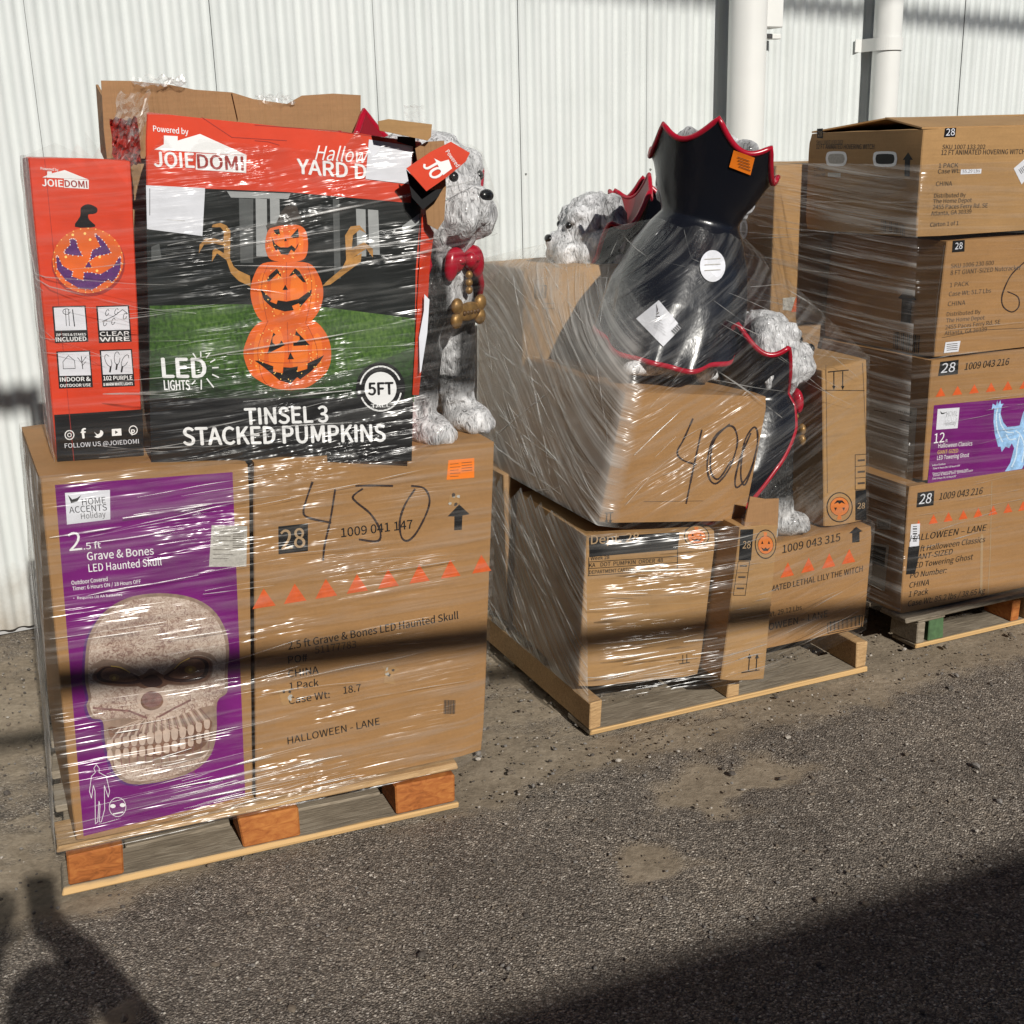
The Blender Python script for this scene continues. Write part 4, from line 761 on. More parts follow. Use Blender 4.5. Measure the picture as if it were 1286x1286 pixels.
# rear cartons of pallet 2
tq = [P2.p(0.155, 0.74, 1.305), P2.p(0.62, 0.74, 1.305), P2.p(0.60, 0.74, 0.67), P2.p(0.13, 0.74, 0.67)]
root, f, lf = carton('tall brown carton with a small 28 stamp below the dog figures', tq, -P2.n, 0.38, CARD2, 'p2up')
zt1 = Z(600, 280, 6.43)
f.line(zt1((462, 510), (552, 505), (548, 600), (462, 608)), 1.4, INKB, 1, closed=True); f.text('28', *zt1((478, 590), (540, 585)), 9, INKB, 0.01); f.line(zt1((520, 650), (620, 650)), 0.8, INKB, 1); f.line(zt1((520, 690), (620, 690)), 0.8, INKB, 1); f.finish()
carton('brown carton below the tall carton at the back left', [P2.p(0.02, 0.64, 0.655), P2.p(0.56, 0.64, 0.655), P2.p(0.56, 0.64, PZ), P2.p(0.02, 0.64, PZ)], -P2.n, 0.52, CARD3, 'p2low')
carton('brown carton below the rear dogs at the back right', [P2.p(0.64, 0.72, 0.80), P2.p(1.04, 0.72, 0.80), P2.p(1.04, 0.72, PZ), P2.p(0.64, 0.72, PZ)], -P2.n, 0.45, CARD3, 'p2low')

# ================================================================== PALLET 3 LOAD
z7 = Z(940, 120, 3.717); zg = Z(1040, 400, 5.228); zh3 = Z(1040, 580, 5.228)
def p3c(label, s0, s1, z0, z1, d, D, mat, hull='p3', tilt=0.0):
    return carton(label, [P3.p(s0 + tilt, d, z1), P3.p(s1 + tilt, d, z1), P3.p(s1, d, z0), P3.p(s0, d, z0)], -P3.n, D, mat, hull, 0.006)
def stamp28(f, zt, quad, a, b, h, slant=0.0):
    f.poly(zt(*quad), INK, 1, 'printed_marking'); f.text('28', *zt(a, b), h, PAPER, 0.008, 2, slant)
root, f, lf = p3c('bottom ghost carton with a halloween lane print above the green-block pallet', -0.061, 1.05, 0.129, 0.586, 0.02, 0.56, CARD)
stamp28(f, zh3, [(588, 203), (698, 188), (692, 285), (580, 300)], (596, 278), (676, 268), 12, 0.12)
f.text('1009 043 216', *zh3((728, 250), (1015, 210)), 8.5, INK, 0.006, 2, 0.15)
for i in range(8):
    x = 592 + i * 98; y = 420 - i * 14.5; s = 30 if i else 15
    f.poly(zh3((x - s, y + 5), (x + s, y - 5), (x + 3, y - 62 if i else y - 40)), ORI, 1, 'printed_marking')
for st, a, b, h in (('HALLOWEEN – LANE', (535, 525), (1040, 450), 8.0), ('12 ft Halloween Classics', (545, 598), (1030, 525), 7.0), ('GIANT-SIZED', (545, 650), (817, 605), 7.0), ('LED Towering Ghost', (545, 702), (950, 640), 7.0), ('PO Number:', (537, 765), (778, 728), 7.0), ('CHINA', (533, 828), (662, 808), 7.0), ('1 Pack', (528, 888), (656, 868), 7.0), ('Case Wt: 85.2 lbs / 38.65 kg', (523, 950), (1030, 862), 7.2)):
    f.text(st, *zh3(a, b), h, INK, 0.006, 2, 0.15)
f.line(zh3((1075, 130), (1065, 600), (1050, 880)), 0.9, TAN, 1); f.line(zh3((1010, 480), (1005, 860)), 3.0, TAN, 0.5)
f.poly(zh3((545, 410), (604, 405), (596, 555), (534, 560)), PAPER, 3, 'paper_label')
for i in range(7): f.line(zh3((558, 425 + i * 16), (582, 424 + i * 16)), 0.9 + 0.8 * (i % 2), INK, 4)
f.poly(zh3((528, 558), (602, 550), (588, 660), (570, 735), (512, 740)), INK, 3, 'black_tape'); f.finish()
lf.poly(zh3((318, 372), (412, 380), (408, 448), (318, 438)), GREYP, 1, 'paper_label'); lf.poly(zh3((256, 520), (400, 550), (370, 850), (256, 800)), GREYP, 1, 'paper_label'); lf.poly(zh3((262, 540), (380, 562), (370, 690), (262, 660)), INK, 2, 'paper_label')
for i in range(9): lf.line(zh3((332 + i * 8, 392 + i), (331 + i * 8, 425 + i)), 0.8, INK, 2)
lf.finish()
root, f, lf = p3c('ghost carton with a purple picture panel in the middle of the stack', -0.005, 1.08, 0.590, 0.998, 0.02, 0.56, CARD, 'p3', 0.0)
stamp28(f, zg, [(738, 285), (858, 270), (852, 365), (722, 378)], (740, 358), (832, 347), 11.5, 0.12)
f.text('1009 043 216', *zg((895, 338), (1188, 303)), 8.5, INK, 0.012, 2, 0.15)
for i in range(7):
    x = 738 + i * 110; y = 512 - i * 10.5; f.poly(zg((x - 33, y + 4), (x + 32, y - 4), (x + 3, y - 60)), ORI, 1, 'printed_marking')
f.poly([(1173, 509), (1420, 487), (1412, 570), (1165, 607)], PUR, 1)
zq = Z(1160, 500, 10.206)
f.poly(zq((180, 140), (460, 120), (435, 385), (160, 405)), PAPER, 2, 'printed_panel'); f.text('HOME', *zq((290, 235), (430, 222)), 6, INK, 0); f.text('ACCENTS', *zq((200, 305), (425, 285)), 6, INK, 0); f.text('Holiday', *zq((255, 355), (412, 342)), 5.5, INK, 0); f.poly(zq((210, 165), (240, 190), (300, 180), (250, 205), (225, 205)), INK, 3)
f.text('12', *zq((130, 580), (262, 562)), 12, WHT, 0.005); f.text('ft', *zq((278, 565), (305, 560)), 3.5, WHT, 0.005); f.text('Halloween Classics', *zq((185, 638), (620, 605)), 5.2, WHT, 0.008); f.text('GIANT-SIZED', *zq((175, 718), (440, 695)), 4.6, GOLDP, 0.012); f.text('LED Towering Ghost', *zq((170, 792), (580, 752)), 5.2, WHT, 0.006)
for i, (a, b) in enumerate((((110, 872), (280, 852)), ((115, 915), (465, 875)), ((110, 980), (570, 930)), ((115, 1005), (630, 940)), ((108, 1045), (415, 1010)))): f.text('Indoor Outdoor' if i == 0 else 'Timer 6 Hours ON / 18 Hours OFF', *zq(a, b), 2.2, WHT, 0.01)
gh = [(905, 120), (870, 155), (885, 70), (925, 95), (945, 30), (955, 75), (985, 25), (990, 75), (1025, 70), (1000, 110), (985, 200), (1020, 310), (1070, 370), (1180, 360), (1230, 350), (1270, 200), (1300, 130), (1420, 90), (1480, 300), (1440, 500), (1360, 700), (1260, 905), (1040, 940), (1110, 830), (1160, 640), (1130, 580), (1095, 640), (1050, 620), (1000, 690), (985, 620), (955, 625), (910, 450), (895, 300)]
f.poly(zq(*gh), BLUEP, 2)
GHL = flat('ghost_light_print', (0.62, 0.76, 0.9), 0.45)
for st in ([(950, 130), (930, 250), (950, 420), (1010, 560)], [(970, 200), (990, 330), (1060, 430), (1150, 440)], [(1180, 420), (1240, 470), (1290, 620), (1260, 820)], [(1230, 480), (1200, 620), (1180, 760), (1130, 880)], [(1280, 420), (1350, 380), (1400, 260)], [(1060, 470), (1100, 530), (1180, 520)]): f.line(zq(*smooth_poly(st, 4, False)), 1.6, GHL, 3, 'printed_picture')
f.finish()
lf.poly(zg((254, 520), (584, 590), (552, 1086), (262, 1000)), GREYP, 1, 'paper_label'); lf.text('HOME', *zg((460, 620), (550, 640)), 5, INK, 0.01); lf.line(zg((470, 665), (545, 682)), 1.2, INK, 2); lf.line(zg((300, 600), (380, 618)), 1, INKB, 2); lf.finish()
root, f, lf = p3c('nutcracker carton with a handwritten digit, third of the stack', 0.004, 0.94, 1.001, 1.372, 0.02, 0.56, CARD, 'p3', 0.018)
stamp28(f, z7, [(955, 678), (1010, 674), (1008, 728), (950, 732)], (964, 718), (998, 715), 8)
for st, a, b, h in (('SKU 1006 230 600', (945, 806), (1145, 790), 5.5), ('8 FT GIANT-SIZED Nutcracker', (943, 838), (1272, 812), 5.5), ('1 PACK', (940, 895), (1028, 887), 5.5), ('Case Wt: 51.7 Lbs', (935, 937), (1132, 920), 5.5), ('CHINA', (930, 983), (1012, 976), 5.5), ('Distributed By', (925, 1030), (1083, 1018), 5.2), ('The Home Depot', (922, 1060), (1102, 1045), 5.2), ('2455 Paces Ferry Rd. SE', (918, 1092), (1175, 1065), 5.2), ('Atlanta, GA 30339', (915, 1120), (1112, 1100), 5.2)):
    f.text(st, *z7(a, b), h, INKB, 0.004)
f.line(z7(*smooth_poly([(1330, 745), (1286, 780), (1225, 840), (1185, 930), (1190, 985), (1230, 1010), (1262, 985), (1258, 940), (1210, 915)], 5, False)), 1.2, MARK, 3, 'handwriting')
f.poly(z7((920, 1152), (990, 1145), (980, 1195), (912, 1202)), PAPER, 2, 'paper_label')
for i in range(4): f.line(z7((926, 1162 + i * 9), (975, 1157 + i * 9)), 0.8, INKB, 3)
f.line(z7((905, 1130), (1080, 1095), (1286, 1085)), 0.6, INKB, 1); f.line(z7((915, 700), (880, 960), (865, 1215)), 0.8, INKB, 1); f.finish()
lf.poly(z7((740, 900), (785, 955), (762, 955), (757, 1065), (710, 1060), (716, 950), (698, 945)), INK, 1, 'printed_marking')
for i in range(14): lf.line(z7((680 + i * 9, 1102 + i * 1.5), (675 + i * 9, 1182 + i * 1.5)), 0.7 + (i % 3) * 0.5, INK, 1)
lf.finish()
root, f, lf = p3c('top carton of the stack with white hand holes and witch print', -0.104, 0.90, 1.384, 1.709, 0.02, 0.55, CARD2, None)
TOPC = root
stamp28(f, z7, [(918, 152), (970, 150), (965, 193), (912, 195)], (922, 187), (962, 185), 8.5)
for st, a, b, h in (('SKU 1007 133 202', (905, 250), (1105, 249), 5.5), ('12 FT ANIMATED HOVERING WITCH', (900, 277), (1290, 272), 5.8), ('1 PACK', (888, 337), (978, 335), 5.5), ('Case Wt:', (884, 364), (985, 360), 5.5), ('CHINA', (875, 422), (950, 420), 5.5), ('Distributed By', (866, 477), (1013, 473), 5.2), ('The Home Depot', (862, 503), (1042, 497), 5.2), ('2455 Paces Ferry Rd. SE', (860, 530), (1116, 522), 5.2), ('Atlanta, GA 30339', (852, 560), (1040, 550), 5.2), ('Carton 1 of 1', (848, 612), (980, 604), 5.0)):
    f.text(st, *z7(a, b), h, INKB, 0.006)
f.poly(z7((992, 345), (1088, 342), (1086, 364), (990, 368)), PAPER, 2, 'paper_label'); f.text('55.29 Lbs', *z7((998, 362), (1080, 358)), 4, INKB, 0.004, 3)
f.poly(z7((1238, 340), (1290, 295), (1330, 350), (1275, 415)), PAPER, 2, 'paper_label')
for i in range(5): f.line(z7((1262 + i * 7, 345 - i * 5), (1275 + i * 7, 365 - i * 5)), 0.8, INK, 3)
f.finish()
lf.text('SKU 1007 133 202', *z7((316, 228), (440, 228)), 5, INKB, 0.004); lf.text('12 FT ANIMATED HOVERING WITCH', *z7((316, 249), (586, 250)), 5.5, INKB, 0.006); lf.poly(z7((320, 155), (347, 153), (347, 200), (320, 198)), INK, 1, 'printed_marking'); lf.text('28', *z7((324, 190), (343, 190)), 6, TAN, 0.01)
lf.text('1 PACK', *z7((306, 352), (355, 352)), 4.5, INKB, 0.004); lf.text('Case Wt', *z7((304, 378), (358, 378)), 4.5, INKB, 0.004); lf.poly(z7((370, 360), (430, 362), (430, 382), (370, 380)), GREYP, 1, 'paper_label')
lf.poly(z7((745, 265), (767, 300), (754, 300), (752, 378), (728, 376), (730, 300), (720, 300)), INK, 1, 'printed_marking')
for i in range(13): lf.line(z7((622 + i * 9, 582 + i * 2), (620 + i * 9, 630 + i * 2)), 0.7 + (i % 3) * 0.5, INKB, 1)
for (a, b, c, d), dark in (((362, 262, 458, 328), 0), ((582, 262, 692, 330), 1)):
    rr = lambda e: smooth_poly([(a + 14 - e, b - e), (c - 14 + e, b - e), (c + e, b + 20), (c + e, d - 22), (c - 16 + e, d + e), (a + 14 - e, d + e), (a - e, d - 22), (a - e, b + 20)], 3)
    lf.poly(z7(*rr(0)), WHT, 2, 'hand_hole_rim'); lf.poly(z7(*[((x - (a + c) / 2) * 0.78 + (a + c) / 2, (y - (b + d) / 2) * 0.66 + (b + d) / 2) for x, y in rr(0)]), INK if dark else GREYP, 3, 'hand_hole')
lf.poly(z7((395, 430), (480, 428), (560, 395), (660, 365), (720, 385), (740, 420), (660, 460), (560, 490), (450, 485), (395, 470)), CARD3, 1, 'bare_patch')
lf.finish()
# lifted top flaps
for pts in ([P3.p(-0.10, 0.03, 1.712), P3.p(0.90, 0.03, 1.712), P3.p(0.9, 0.29, 1.742), P3.p(-0.02, 0.29, 1.748)], [P3.p(-0.10, 0.56, 1.712), P3.p(0.9, 0.56, 1.712), P3.p(0.9, 0.31, 1.752), P3.p(0.0, 0.31, 1.747)]):
    panel('top_flap', pts, Vector((0, 0, 1)), 0.005, CARD2, TOPC)
# rear stack of pallet 3
for i, (z0, z1, s0, lab) in enumerate(((0.129, 0.60, -0.20, 'carton at the foot of the rear stack on the ghost pallet'), (0.603, 1.05, -0.21, 'middle carton of the rear stack on the ghost pallet'), (1.053, 1.608, -0.215, 'tall rear carton with pale hand holes beside the black collar'))):
    root, f, lf = p3c(lab, s0, 0.55, z0, z1, 0.60, 0.52, CARD3 if i < 2 else CARD2)
    if i == 2:
        zc = Z(900, 180, 8.04)
        for cpx in ((934, 287), (932, 378)):
            lf.poly(ell(cpx[0], cpx[1], 5, 13, 14), WHT, 2, 'hand_hole_rim'); lf.poly(ell(cpx[0], cpx[1], 2.8, 8, 14), GREYP, 3, 'hand_hole')
        f.poly(z7((225, 935), (243, 935), (235, 1010), (200, 1010)), ORI, 1, 'printed_marking'); f.poly(z7((160, 945), (220, 940), (200, 1005), (160, 1000)), GREYP, 1, 'paper_label')
        f.finish(); lf.finish()

# ================================================================== DOG FIGURES
FURM = None
def fur_mat():
    m, N, L, B = newmat('painted_fur'); B.inputs['Roughness'].default_value = 0.42; B.inputs['Coat Weight'].default_value = 0.15
    a = N.new('ShaderNodeAttribute'); a.attribute_name = 'paint'
    v = mapped(N, L, (1, 1, 0.28)); f = noise_n(N, L, 60, 4, v, 0.6, 2.5)
    r = ramp(N, L, f, [(0.34, (0.25, 0.25, 0.25)), (0.45, (0.9, 0.9, 0.9)), (0.6, (1.15, 1.15, 1.15))])
    mx = N.new('ShaderNodeMix'); mx.data_type = 'RGBA'; mx.blend_type = 'MULTIPLY'; mx.inputs[0].default_value = 1; L.new(a.outputs['Color'], mx.inputs[6]); L.new(r, mx.inputs[7])
    L.new(mx.outputs[2], B.inputs[0]); bump(N, L, B, f, 0.9, 0.012); return m
FURM = fur_mat()
def _plastic(name, c, rough, bs):
    m, N, L, B = newmat(name); B.inputs['Roughness'].default_value = rough; B.inputs[0].default_value = (*c, 1)
    bump(N, L, B, noise_n(N, L, 14, 4, mapped(N, L, (1, 1, 0.5))), bs, 0.01); return m
CAPEM = _plastic('black_cape_plastic', (0.006, 0.007, 0.011), 0.27, 0.35); LINEM = _plastic('red_cape_lining', (0.24, 0.012, 0.018), 0.33, 0.3)
TRIM = _plastic('red_trim_plastic', (0.36, 0.006, 0.022), 0.26, 0.1); NOSEM = flat('black_nose', (0.01, 0.01, 0.01), 0.25)
GOLD = flat('antique_gold_paint', (0.30, 0.17, 0.055), 0.45, 0.4, 60, metal=0.5, bmp=0.4); GOLDD = flat('dark_gold_paint', (0.09, 0.045, 0.015), 0.5)
def ellipsoid(bm, c, r, rot=None):
    M = Matrix.Translation(c)
    if rot: M = M @ Matrix.Rotation(rot[1], 4, rot[0])
    bmesh.ops.create_icosphere(bm, subdivisions=3, radius=1, matrix=M @ Matrix.Diagonal((*r, 1)))
def capsule(bm, a, b, ra, rb, k=9):
    a, b = Vector(a), Vector(b)
    for i in range(k + 1):
        t = i / k; r = ra + (rb - ra) * t
        bmesh.ops.create_icosphere(bm, subdivisions=2, radius=r, matrix=Matrix.Translation(a.lerp(b, t)))
def dog_body_mesh():
    bm = bmesh.new()
    ellipsoid(bm, (-0.10, 0, 0.13), (0.15, 0.14, 0.13)); capsule(bm, (-0.09, 0, 0.18), (0.08, 0, 0.40), 0.125, 0.105)
    ellipsoid(bm, (0.10, 0, 0.36), (0.085, 0.10, 0.13)); capsule(bm, (0.07, 0, 0.42), (0.085, 0, 0.52), 0.085, 0.075, 5)
    ellipsoid(bm, (0.07, 0, 0.625), (0.11, 0.105, 0.11)); ellipsoid(bm, (0.115, 0, 0.60), (0.085, 0.095, 0.095)); capsule(bm, (0.06, 0, 0.55), (0.075, 0, 0.50), 0.10, 0.085, 4)
    capsule(bm, (0.13, 0, 0.585), (0.195, 0, 0.567), 0.078, 0.055, 6)           # muzzle
    ellipsoid(bm, (0.20, 0, 0.60), (0.055, 0.035, 0.026), ('Y', 0.25))
    for sy in (-1, 1):
        ellipsoid(bm, (0.185, sy * 0.037, 0.548), (0.058, 0.042, 0.056)); ellipsoid(bm, (0.145, sy * 0.05, 0.668), (0.04, 0.042, 0.026), ('Y', 0.5))   # lips, brow
        capsule(bm, (0.13, sy * 0.055, 0.54), (0.145, sy * 0.035, 0.465), 0.055, 0.022, 5); capsule(bm, (0.09, sy * 0.085, 0.57), (0.10, sy * 0.075, 0.49), 0.04, 0.022, 5)   # beard, cheek hair
        capsule(bm, (0.03, sy * 0.085, 0.685), (0.035, sy * 0.13, 0.60), 0.042, 0.036, 5); capsule(bm, (0.035, sy * 0.13, 0.60), (0.045, sy * 0.125, 0.51), 0.036, 0.018, 5)   # ears
        capsule(bm, (0.10, sy * 0.065, 0.33), (0.125, sy * 0.075, 0.06), 0.062, 0.043, 10)
        ellipsoid(bm, (0.155, sy * 0.078, 0.036), (0.072, 0.052, 0.042))
        for t in (-1, 0, 1): capsule(bm, (0.16, sy * 0.078 + t * 0.028, 0.045), (0.212 - abs(t) * 0.012, sy * 0.078 + t * 0.03, 0.024), 0.026, 0.021, 4)
        ellipsoid(bm, (-0.02, sy * 0.12, 0.12), (0.115, 0.05, 0.11)); capsule(bm, (-0.04, sy * 0.13, 0.035), (0.06, sy * 0.14, 0.03), 0.036, 0.032, 5)
    capsule(bm, (0.165, 0, 0.53), (0.165, 0, 0.475), 0.05, 0.022, 5)             # chin
    capsule(bm, (-0.22, 0, 0.06), (-0.30, 0.06, 0.04), 0.04, 0.02, 5)             # tail
    me = bpy.data.meshes.new('tmp'); bm.to_mesh(me); bm.free(); o = bpy.data.objects.new('tmp', me); COL.objects.link(o)
    md = o.modifiers.new('r', 'REMESH'); md.mode = 'VOXEL'; md.voxel_size = 0.0065
    s = o.modifiers.new('s', 'SMOOTH'); s.iterations = 3; s.factor = 0.5
    bpy.context.view_layer.update()
    out = bpy.data.meshes.new_from_object(o.evaluated_get(bpy.context.evaluated_depsgraph_get()))
    bpy.data.objects.remove(o); bpy.data.meshes.remove(me); out.name = 'fur_body'
    col = []
    nor = [v.normal.copy() for v in out.vertices]
    for v, nn in zip(out.vertices, nor):
        p = v.co.copy()
        q_ = Vector((p.x * 34, p.y * 34, p.z * 11)); wv = noise.noise(q_ + Vector((2.5 * noise.noise(p * 14), 0, 2.5 * noise.noise(p * 12 + Vector((5, 0, 0)))))) 
        amp = 0.0085 if p.z > 0.07 else 0.003
        if p.x > 0.2 and p.z > 0.5: amp = 0.005
        v.co += nn * wv * amp
        wht = 0.0
        if p.z > 0.47: wht = 0.78 - 0.45 * max(0, min(1, (0.05 - p.x) / 0.06))          # head: grey face, dark back
        elif p.z < 0.085: wht = 0.8
        elif p.x > 0.07 and p.z > 0.15: wht = 0.8 * max(0, min(1, (0.040 - abs(p.y) + 0.16 * max(0, p.z - 0.30)) / 0.02))
        elif p.z < 0.14 and p.x > 0.03: wht = 0.75 * (0.14 - p.z) / 0.055
        wht = max(0.0, min(0.8, wht + (0.22 if wht > 0.04 else 0.05) * noise.noise(p * 11)))
        g = 0.012 + wht * (0.95 + 0.5 * wv) * 0.85; g = max(0.012, g)
        col += [g, g * 1.0, g * 1.02, 1]
    at = out.attributes.new('paint', 'FLOAT_COLOR', 'POINT'); at.data.foreach_set('color', col)
    out.polygons.foreach_set('use_smooth', [True] * len(out.polygons)); out.materials.clear(); out.materials.append(FURM); return out
def cape_meshes():
    prof = [(0.00, 0.07, 0.27, 0.225, -0.03, 78), (0.30, 0.24, 0.235, 0.208, -0.005, 106), (0.55, 0.36, 0.19, 0.18, 0.02, 130), (0.70, 0.435, 0.135, 0.145, 0.05, 140), (0.78, 0.475, 0.105, 0.118, 0.058, 136), (0.86, 0.54, 0.12, 0.145, 0.055, 120), (1.0, 0.735, 0.165, 0.185, 0.035, 104)]
    def ev(t):
        for a, b in zip(prof, prof[1:]):
            if t <= b[0] + 1e-9:
                k = (t - a[0]) / (b[0] - a[0]); k = k * k * (3 - 2 * k) * 0.5 + k * 0.5; return [x + (y - x) * k for x, y in zip(a, b)]
        return prof[-1]
    NT, NA = 44, 64; O = []; 
    for i in range(NT + 1):
        t = i / NT
        for j in range(NA + 1):
            a = -1 + 2 * j / NA; _, z, rx, ry, x0, th = ev(t); ang = math.radians(a * th)
            if t < 0.7:
                k = (1 - t / 0.7) ** 1.2; z += 0.05 * (abs(a) ** 2) * k + 0.005 * math.cos(a * math.pi * 3) * k; rx *= 1 + 0.04 * math.cos(a * math.pi * 5) * k; ry *= 1 + 0.04 * math.cos(a * math.pi * 5) * k
            if t > 0.78:
                k = ((t - 0.78) / 0.22); u = (a + 1) / 2 * 4; fr = u - math.floor(u); sc_ = 4 * fr * (1 - fr)
                z += k * k * (0.025 - 0.055 * sc_ - 0.125 * abs(a) ** 1.4); rr = 1 + 0.10 * k * (1 - sc_); rx *= rr; ry *= rr
            O.append(Vector((x0 - rx * math.cos(ang), ry * math.sin(ang), z)))
    c = NA + 1; F = [(r * c + j, (r + 1) * c + j, (r + 1) * c + j + 1, r * c + j + 1) for r in range(NT) for j in range(NA)]
    me = bpy.data.meshes.new('t'); me.from_pydata(O, [], F); me.update(); nn = [v.normal.copy() for v in me.vertices]
    out = sum(1 for v, n_ in zip(O, nn) if (Vector((v.x - 0.02, v.y, 0))).dot(n_) > 0)
    sg = 1 if out > len(O) / 2 else -1
    bpy.data.meshes.remove(me)
    I = [v - n_ * sg * 0.009 for v, n_ in zip(O, nn)]
    if sg < 0: F = [f[::-1] for f in F]
    b = len(O); V = O + I; FF = F + [tuple(i + b for i in f[::-1]) for f in F]; fm = [0] * len(F) + [1] * len(F)
    me = bpy.data.meshes.new('cape'); me.from_pydata(V, [], FF); me.materials.append(CAPEM); me.materials.append(LINEM); me.polygons.foreach_set('material_index', fm); me.polygons.foreach_set('use_smooth', [True] * len(FF)); me.update()
    ring = [j for j in range(c)] + [r * c + NA for r in range(1, NT + 1)] + [NT * c + j for j in range(NA - 1, -1, -1)] + [r * c for r in range(NT - 1, 0, -1)]
    path = [(O[i] + I[i]) / 2 for i in ring]; V = []; F = []; m_ = 8; nP = len(path)
    for i, p in enumerate(path):
        t = (path[(i + 1) % nP] - path[i - 1]).normalized(); e1 = t.cross(Vector((0.3, 0.2, 0.93))).normalized(); e2 = t.cross(e1)
        V += [p + (e1 * math.cos(2 * math.pi * k / m_) + e2 * math.sin(2 * math.pi * k / m_)) * 0.0085 for k in range(m_)]
    for i in range(nP):
        for k in range(m_): F.append((i * m_ + k, i * m_ + (k + 1) % m_, ((i + 1) % nP) * m_ + (k + 1) % m_, ((i + 1) % nP) * m_ + k))
    tr = bpy.data.meshes.new('red_trim'); tr.from_pydata(V, [], F); tr.materials.append(TRIM); tr.polygons.foreach_set('use_smooth', [True] * len(F)); tr.update()
    return me, tr
def bm_mesh(name, bm, mat):
    me = bpy.data.meshes.new(name); 
    for f in bm.faces: f.smooth = True
    bm.to_mesh(me); bm.free(); me.materials.append(mat); return me
def dog_parts():
    parts = [('fur_body', dog_body_mesh())]
    a, b = cape_meshes(); parts += [('cape', a), ('red_trim', b)]
    bm = bmesh.new(); ellipsoid(bm, (0.240, 0, 0.600), (0.014, 0.022, 0.015)); parts.append(('nose', bm_mesh('nose', bm, NOSEM)))
    for sy in (-1, 1):
        bm = bmesh.new(); ellipsoid(bm, (0.178, sy * 0.048, 0.638), (0.013, 0.013, 0.013)); parts.append(('eye', bm_mesh('eye', bm, NOSEM)))
        bm = bmesh.new(); ellipsoid(bm, (0.183, sy * 0.033, 0.447), (0.018, 0.033, 0.031), ('X', sy * 0.25)); ellipsoid(bm, (0.185, sy * 0.050, 0.436), (0.016, 0.019, 0.038), ('X', sy * 0.15)); ellipsoid(bm, (0.190, sy * 0.028, 0.447), (0.017, 0.016, 0.010)); parts.append(('bow_loop', bm_mesh('bow_loop', bm, TRIM)))
    bm = bmesh.new(); ellipsoid(bm, (0.202, 0, 0.447), (0.016, 0.015, 0.02)); parts.append(('bow_knot', bm_mesh('bow_knot', bm, TRIM)))
    for i in range(3):
        bm = bmesh.new(); ellipsoid(bm, (0.200 + i * 0.001, 0, 0.412 - i * 0.018), (0.009, 0.009, 0.010)); parts.append(('chain_bead', bm_mesh('chain_bead', bm, GOLD)))
    bm = bmesh.new()
    for sy in (-1, 1):
        for sz in (-1, 1): ellipsoid(bm, (0.203, sy * 0.046, 0.325 + sz * 0.017), (0.013, 0.018, 0.020))
    ellipsoid(bm, (0.203, 0, 0.325), (0.011, 0.054, 0.023)); parts.append(('bone_tag', bm_mesh('bone_tag', bm, GOLD)))
    bm = bmesh.new()
    for i in range(5): bmesh.ops.create_cone(bm, cap_ends=True, segments=10, radius1=0.007, radius2=0.004, depth=0.004, matrix=Matrix.Translation((0.2135, -0.026 + i * 0.013, 0.325)) @ Matrix.Rotation(math.pi / 2, 4, 'Y'))
    parts.append(('tag_relief', bm_mesh('tag_relief', bm, GOLDD)))
    return parts
DP = dog_parts()
def dog(label, loc, yaw, tilt=(0, 0), hull=None, scale=1.0):
    r = thing('caped_dog_figure', label, 'dog figure', loc, 'caped dog figures on the pallets'); r.rotation_euler = (tilt[0], tilt[1], yaw); r.scale = (scale,) * 3
    made = {}
    for nme, me in DP:
        o = bpy.data.objects.new(nme, me); COL.objects.link(o); o.parent = {'red_trim': made.get('cape'), 'nose': made.get('fur_body'), 'eye': made.get('fur_body'), 'tag_relief': made.get('bone_tag')}.get(nme) or r; made.setdefault(nme, o)
    M = Matrix.Translation(loc) @ r.rotation_euler.to_matrix().to_4x4() @ Matrix.Scale(scale, 4)
    if hull:
        for me in (DP[0][1], DP[1][1]):
            for v in list(me.vertices)[::25]:
                if hull[1] <= v.co.z <= hull[2]: HULL.setdefault(hull[0], []).append(M @ v.co)
    return r, M
def place(px, py, z, yaw, local, k=1.0):
    t = gz(px, py, z); R3 = Matrix.Rotation(yaw, 3, 'Z'); v = R3 @ Vector(local) * k; return Vector((t.x - v.x, t.y - v.y, z))
y1 = math.radians(-36)
loc = place(576, 543, 0.992, y1, (0.19, 0, 0), 1.02); dog('sitting dog figure in black cape beside the pumpkin box', loc, y1, (0, 0.10), ('p1up', 0.0, 0.70), 1.02)
# big one with its back turned, on the 400 carton
ya = math.radians(76); la = P2.p(0.43, 0.34, 1.005); ra, MA = dog('caped dog figure turned away showing its tall black collar and stickers', la, ya, (0.235, 0.02), ('p2up', 0.02, 0.46), 1.0)
yb = math.radians(11); lb = place(990, 660, LZ + 0.002, yb, (0.19, 0, 0), 0.96); dog('caped dog figure squeezed between box 400 and a slim carton', lb, yb, (0, 0.0), ('p2up', 0.0, 0.66), 0.96)
yc = math.radians(195); dog('dog figure facing left over the tall carton, nose out', P2.p(0.62, 0.86, 0.812), yc, (0, 0.10))
yd = math.radians(60); dog('dog figure at the back with only its grey head showing', P2.p(0.80, 0.98, 0.812), yd, (0, 0.0))
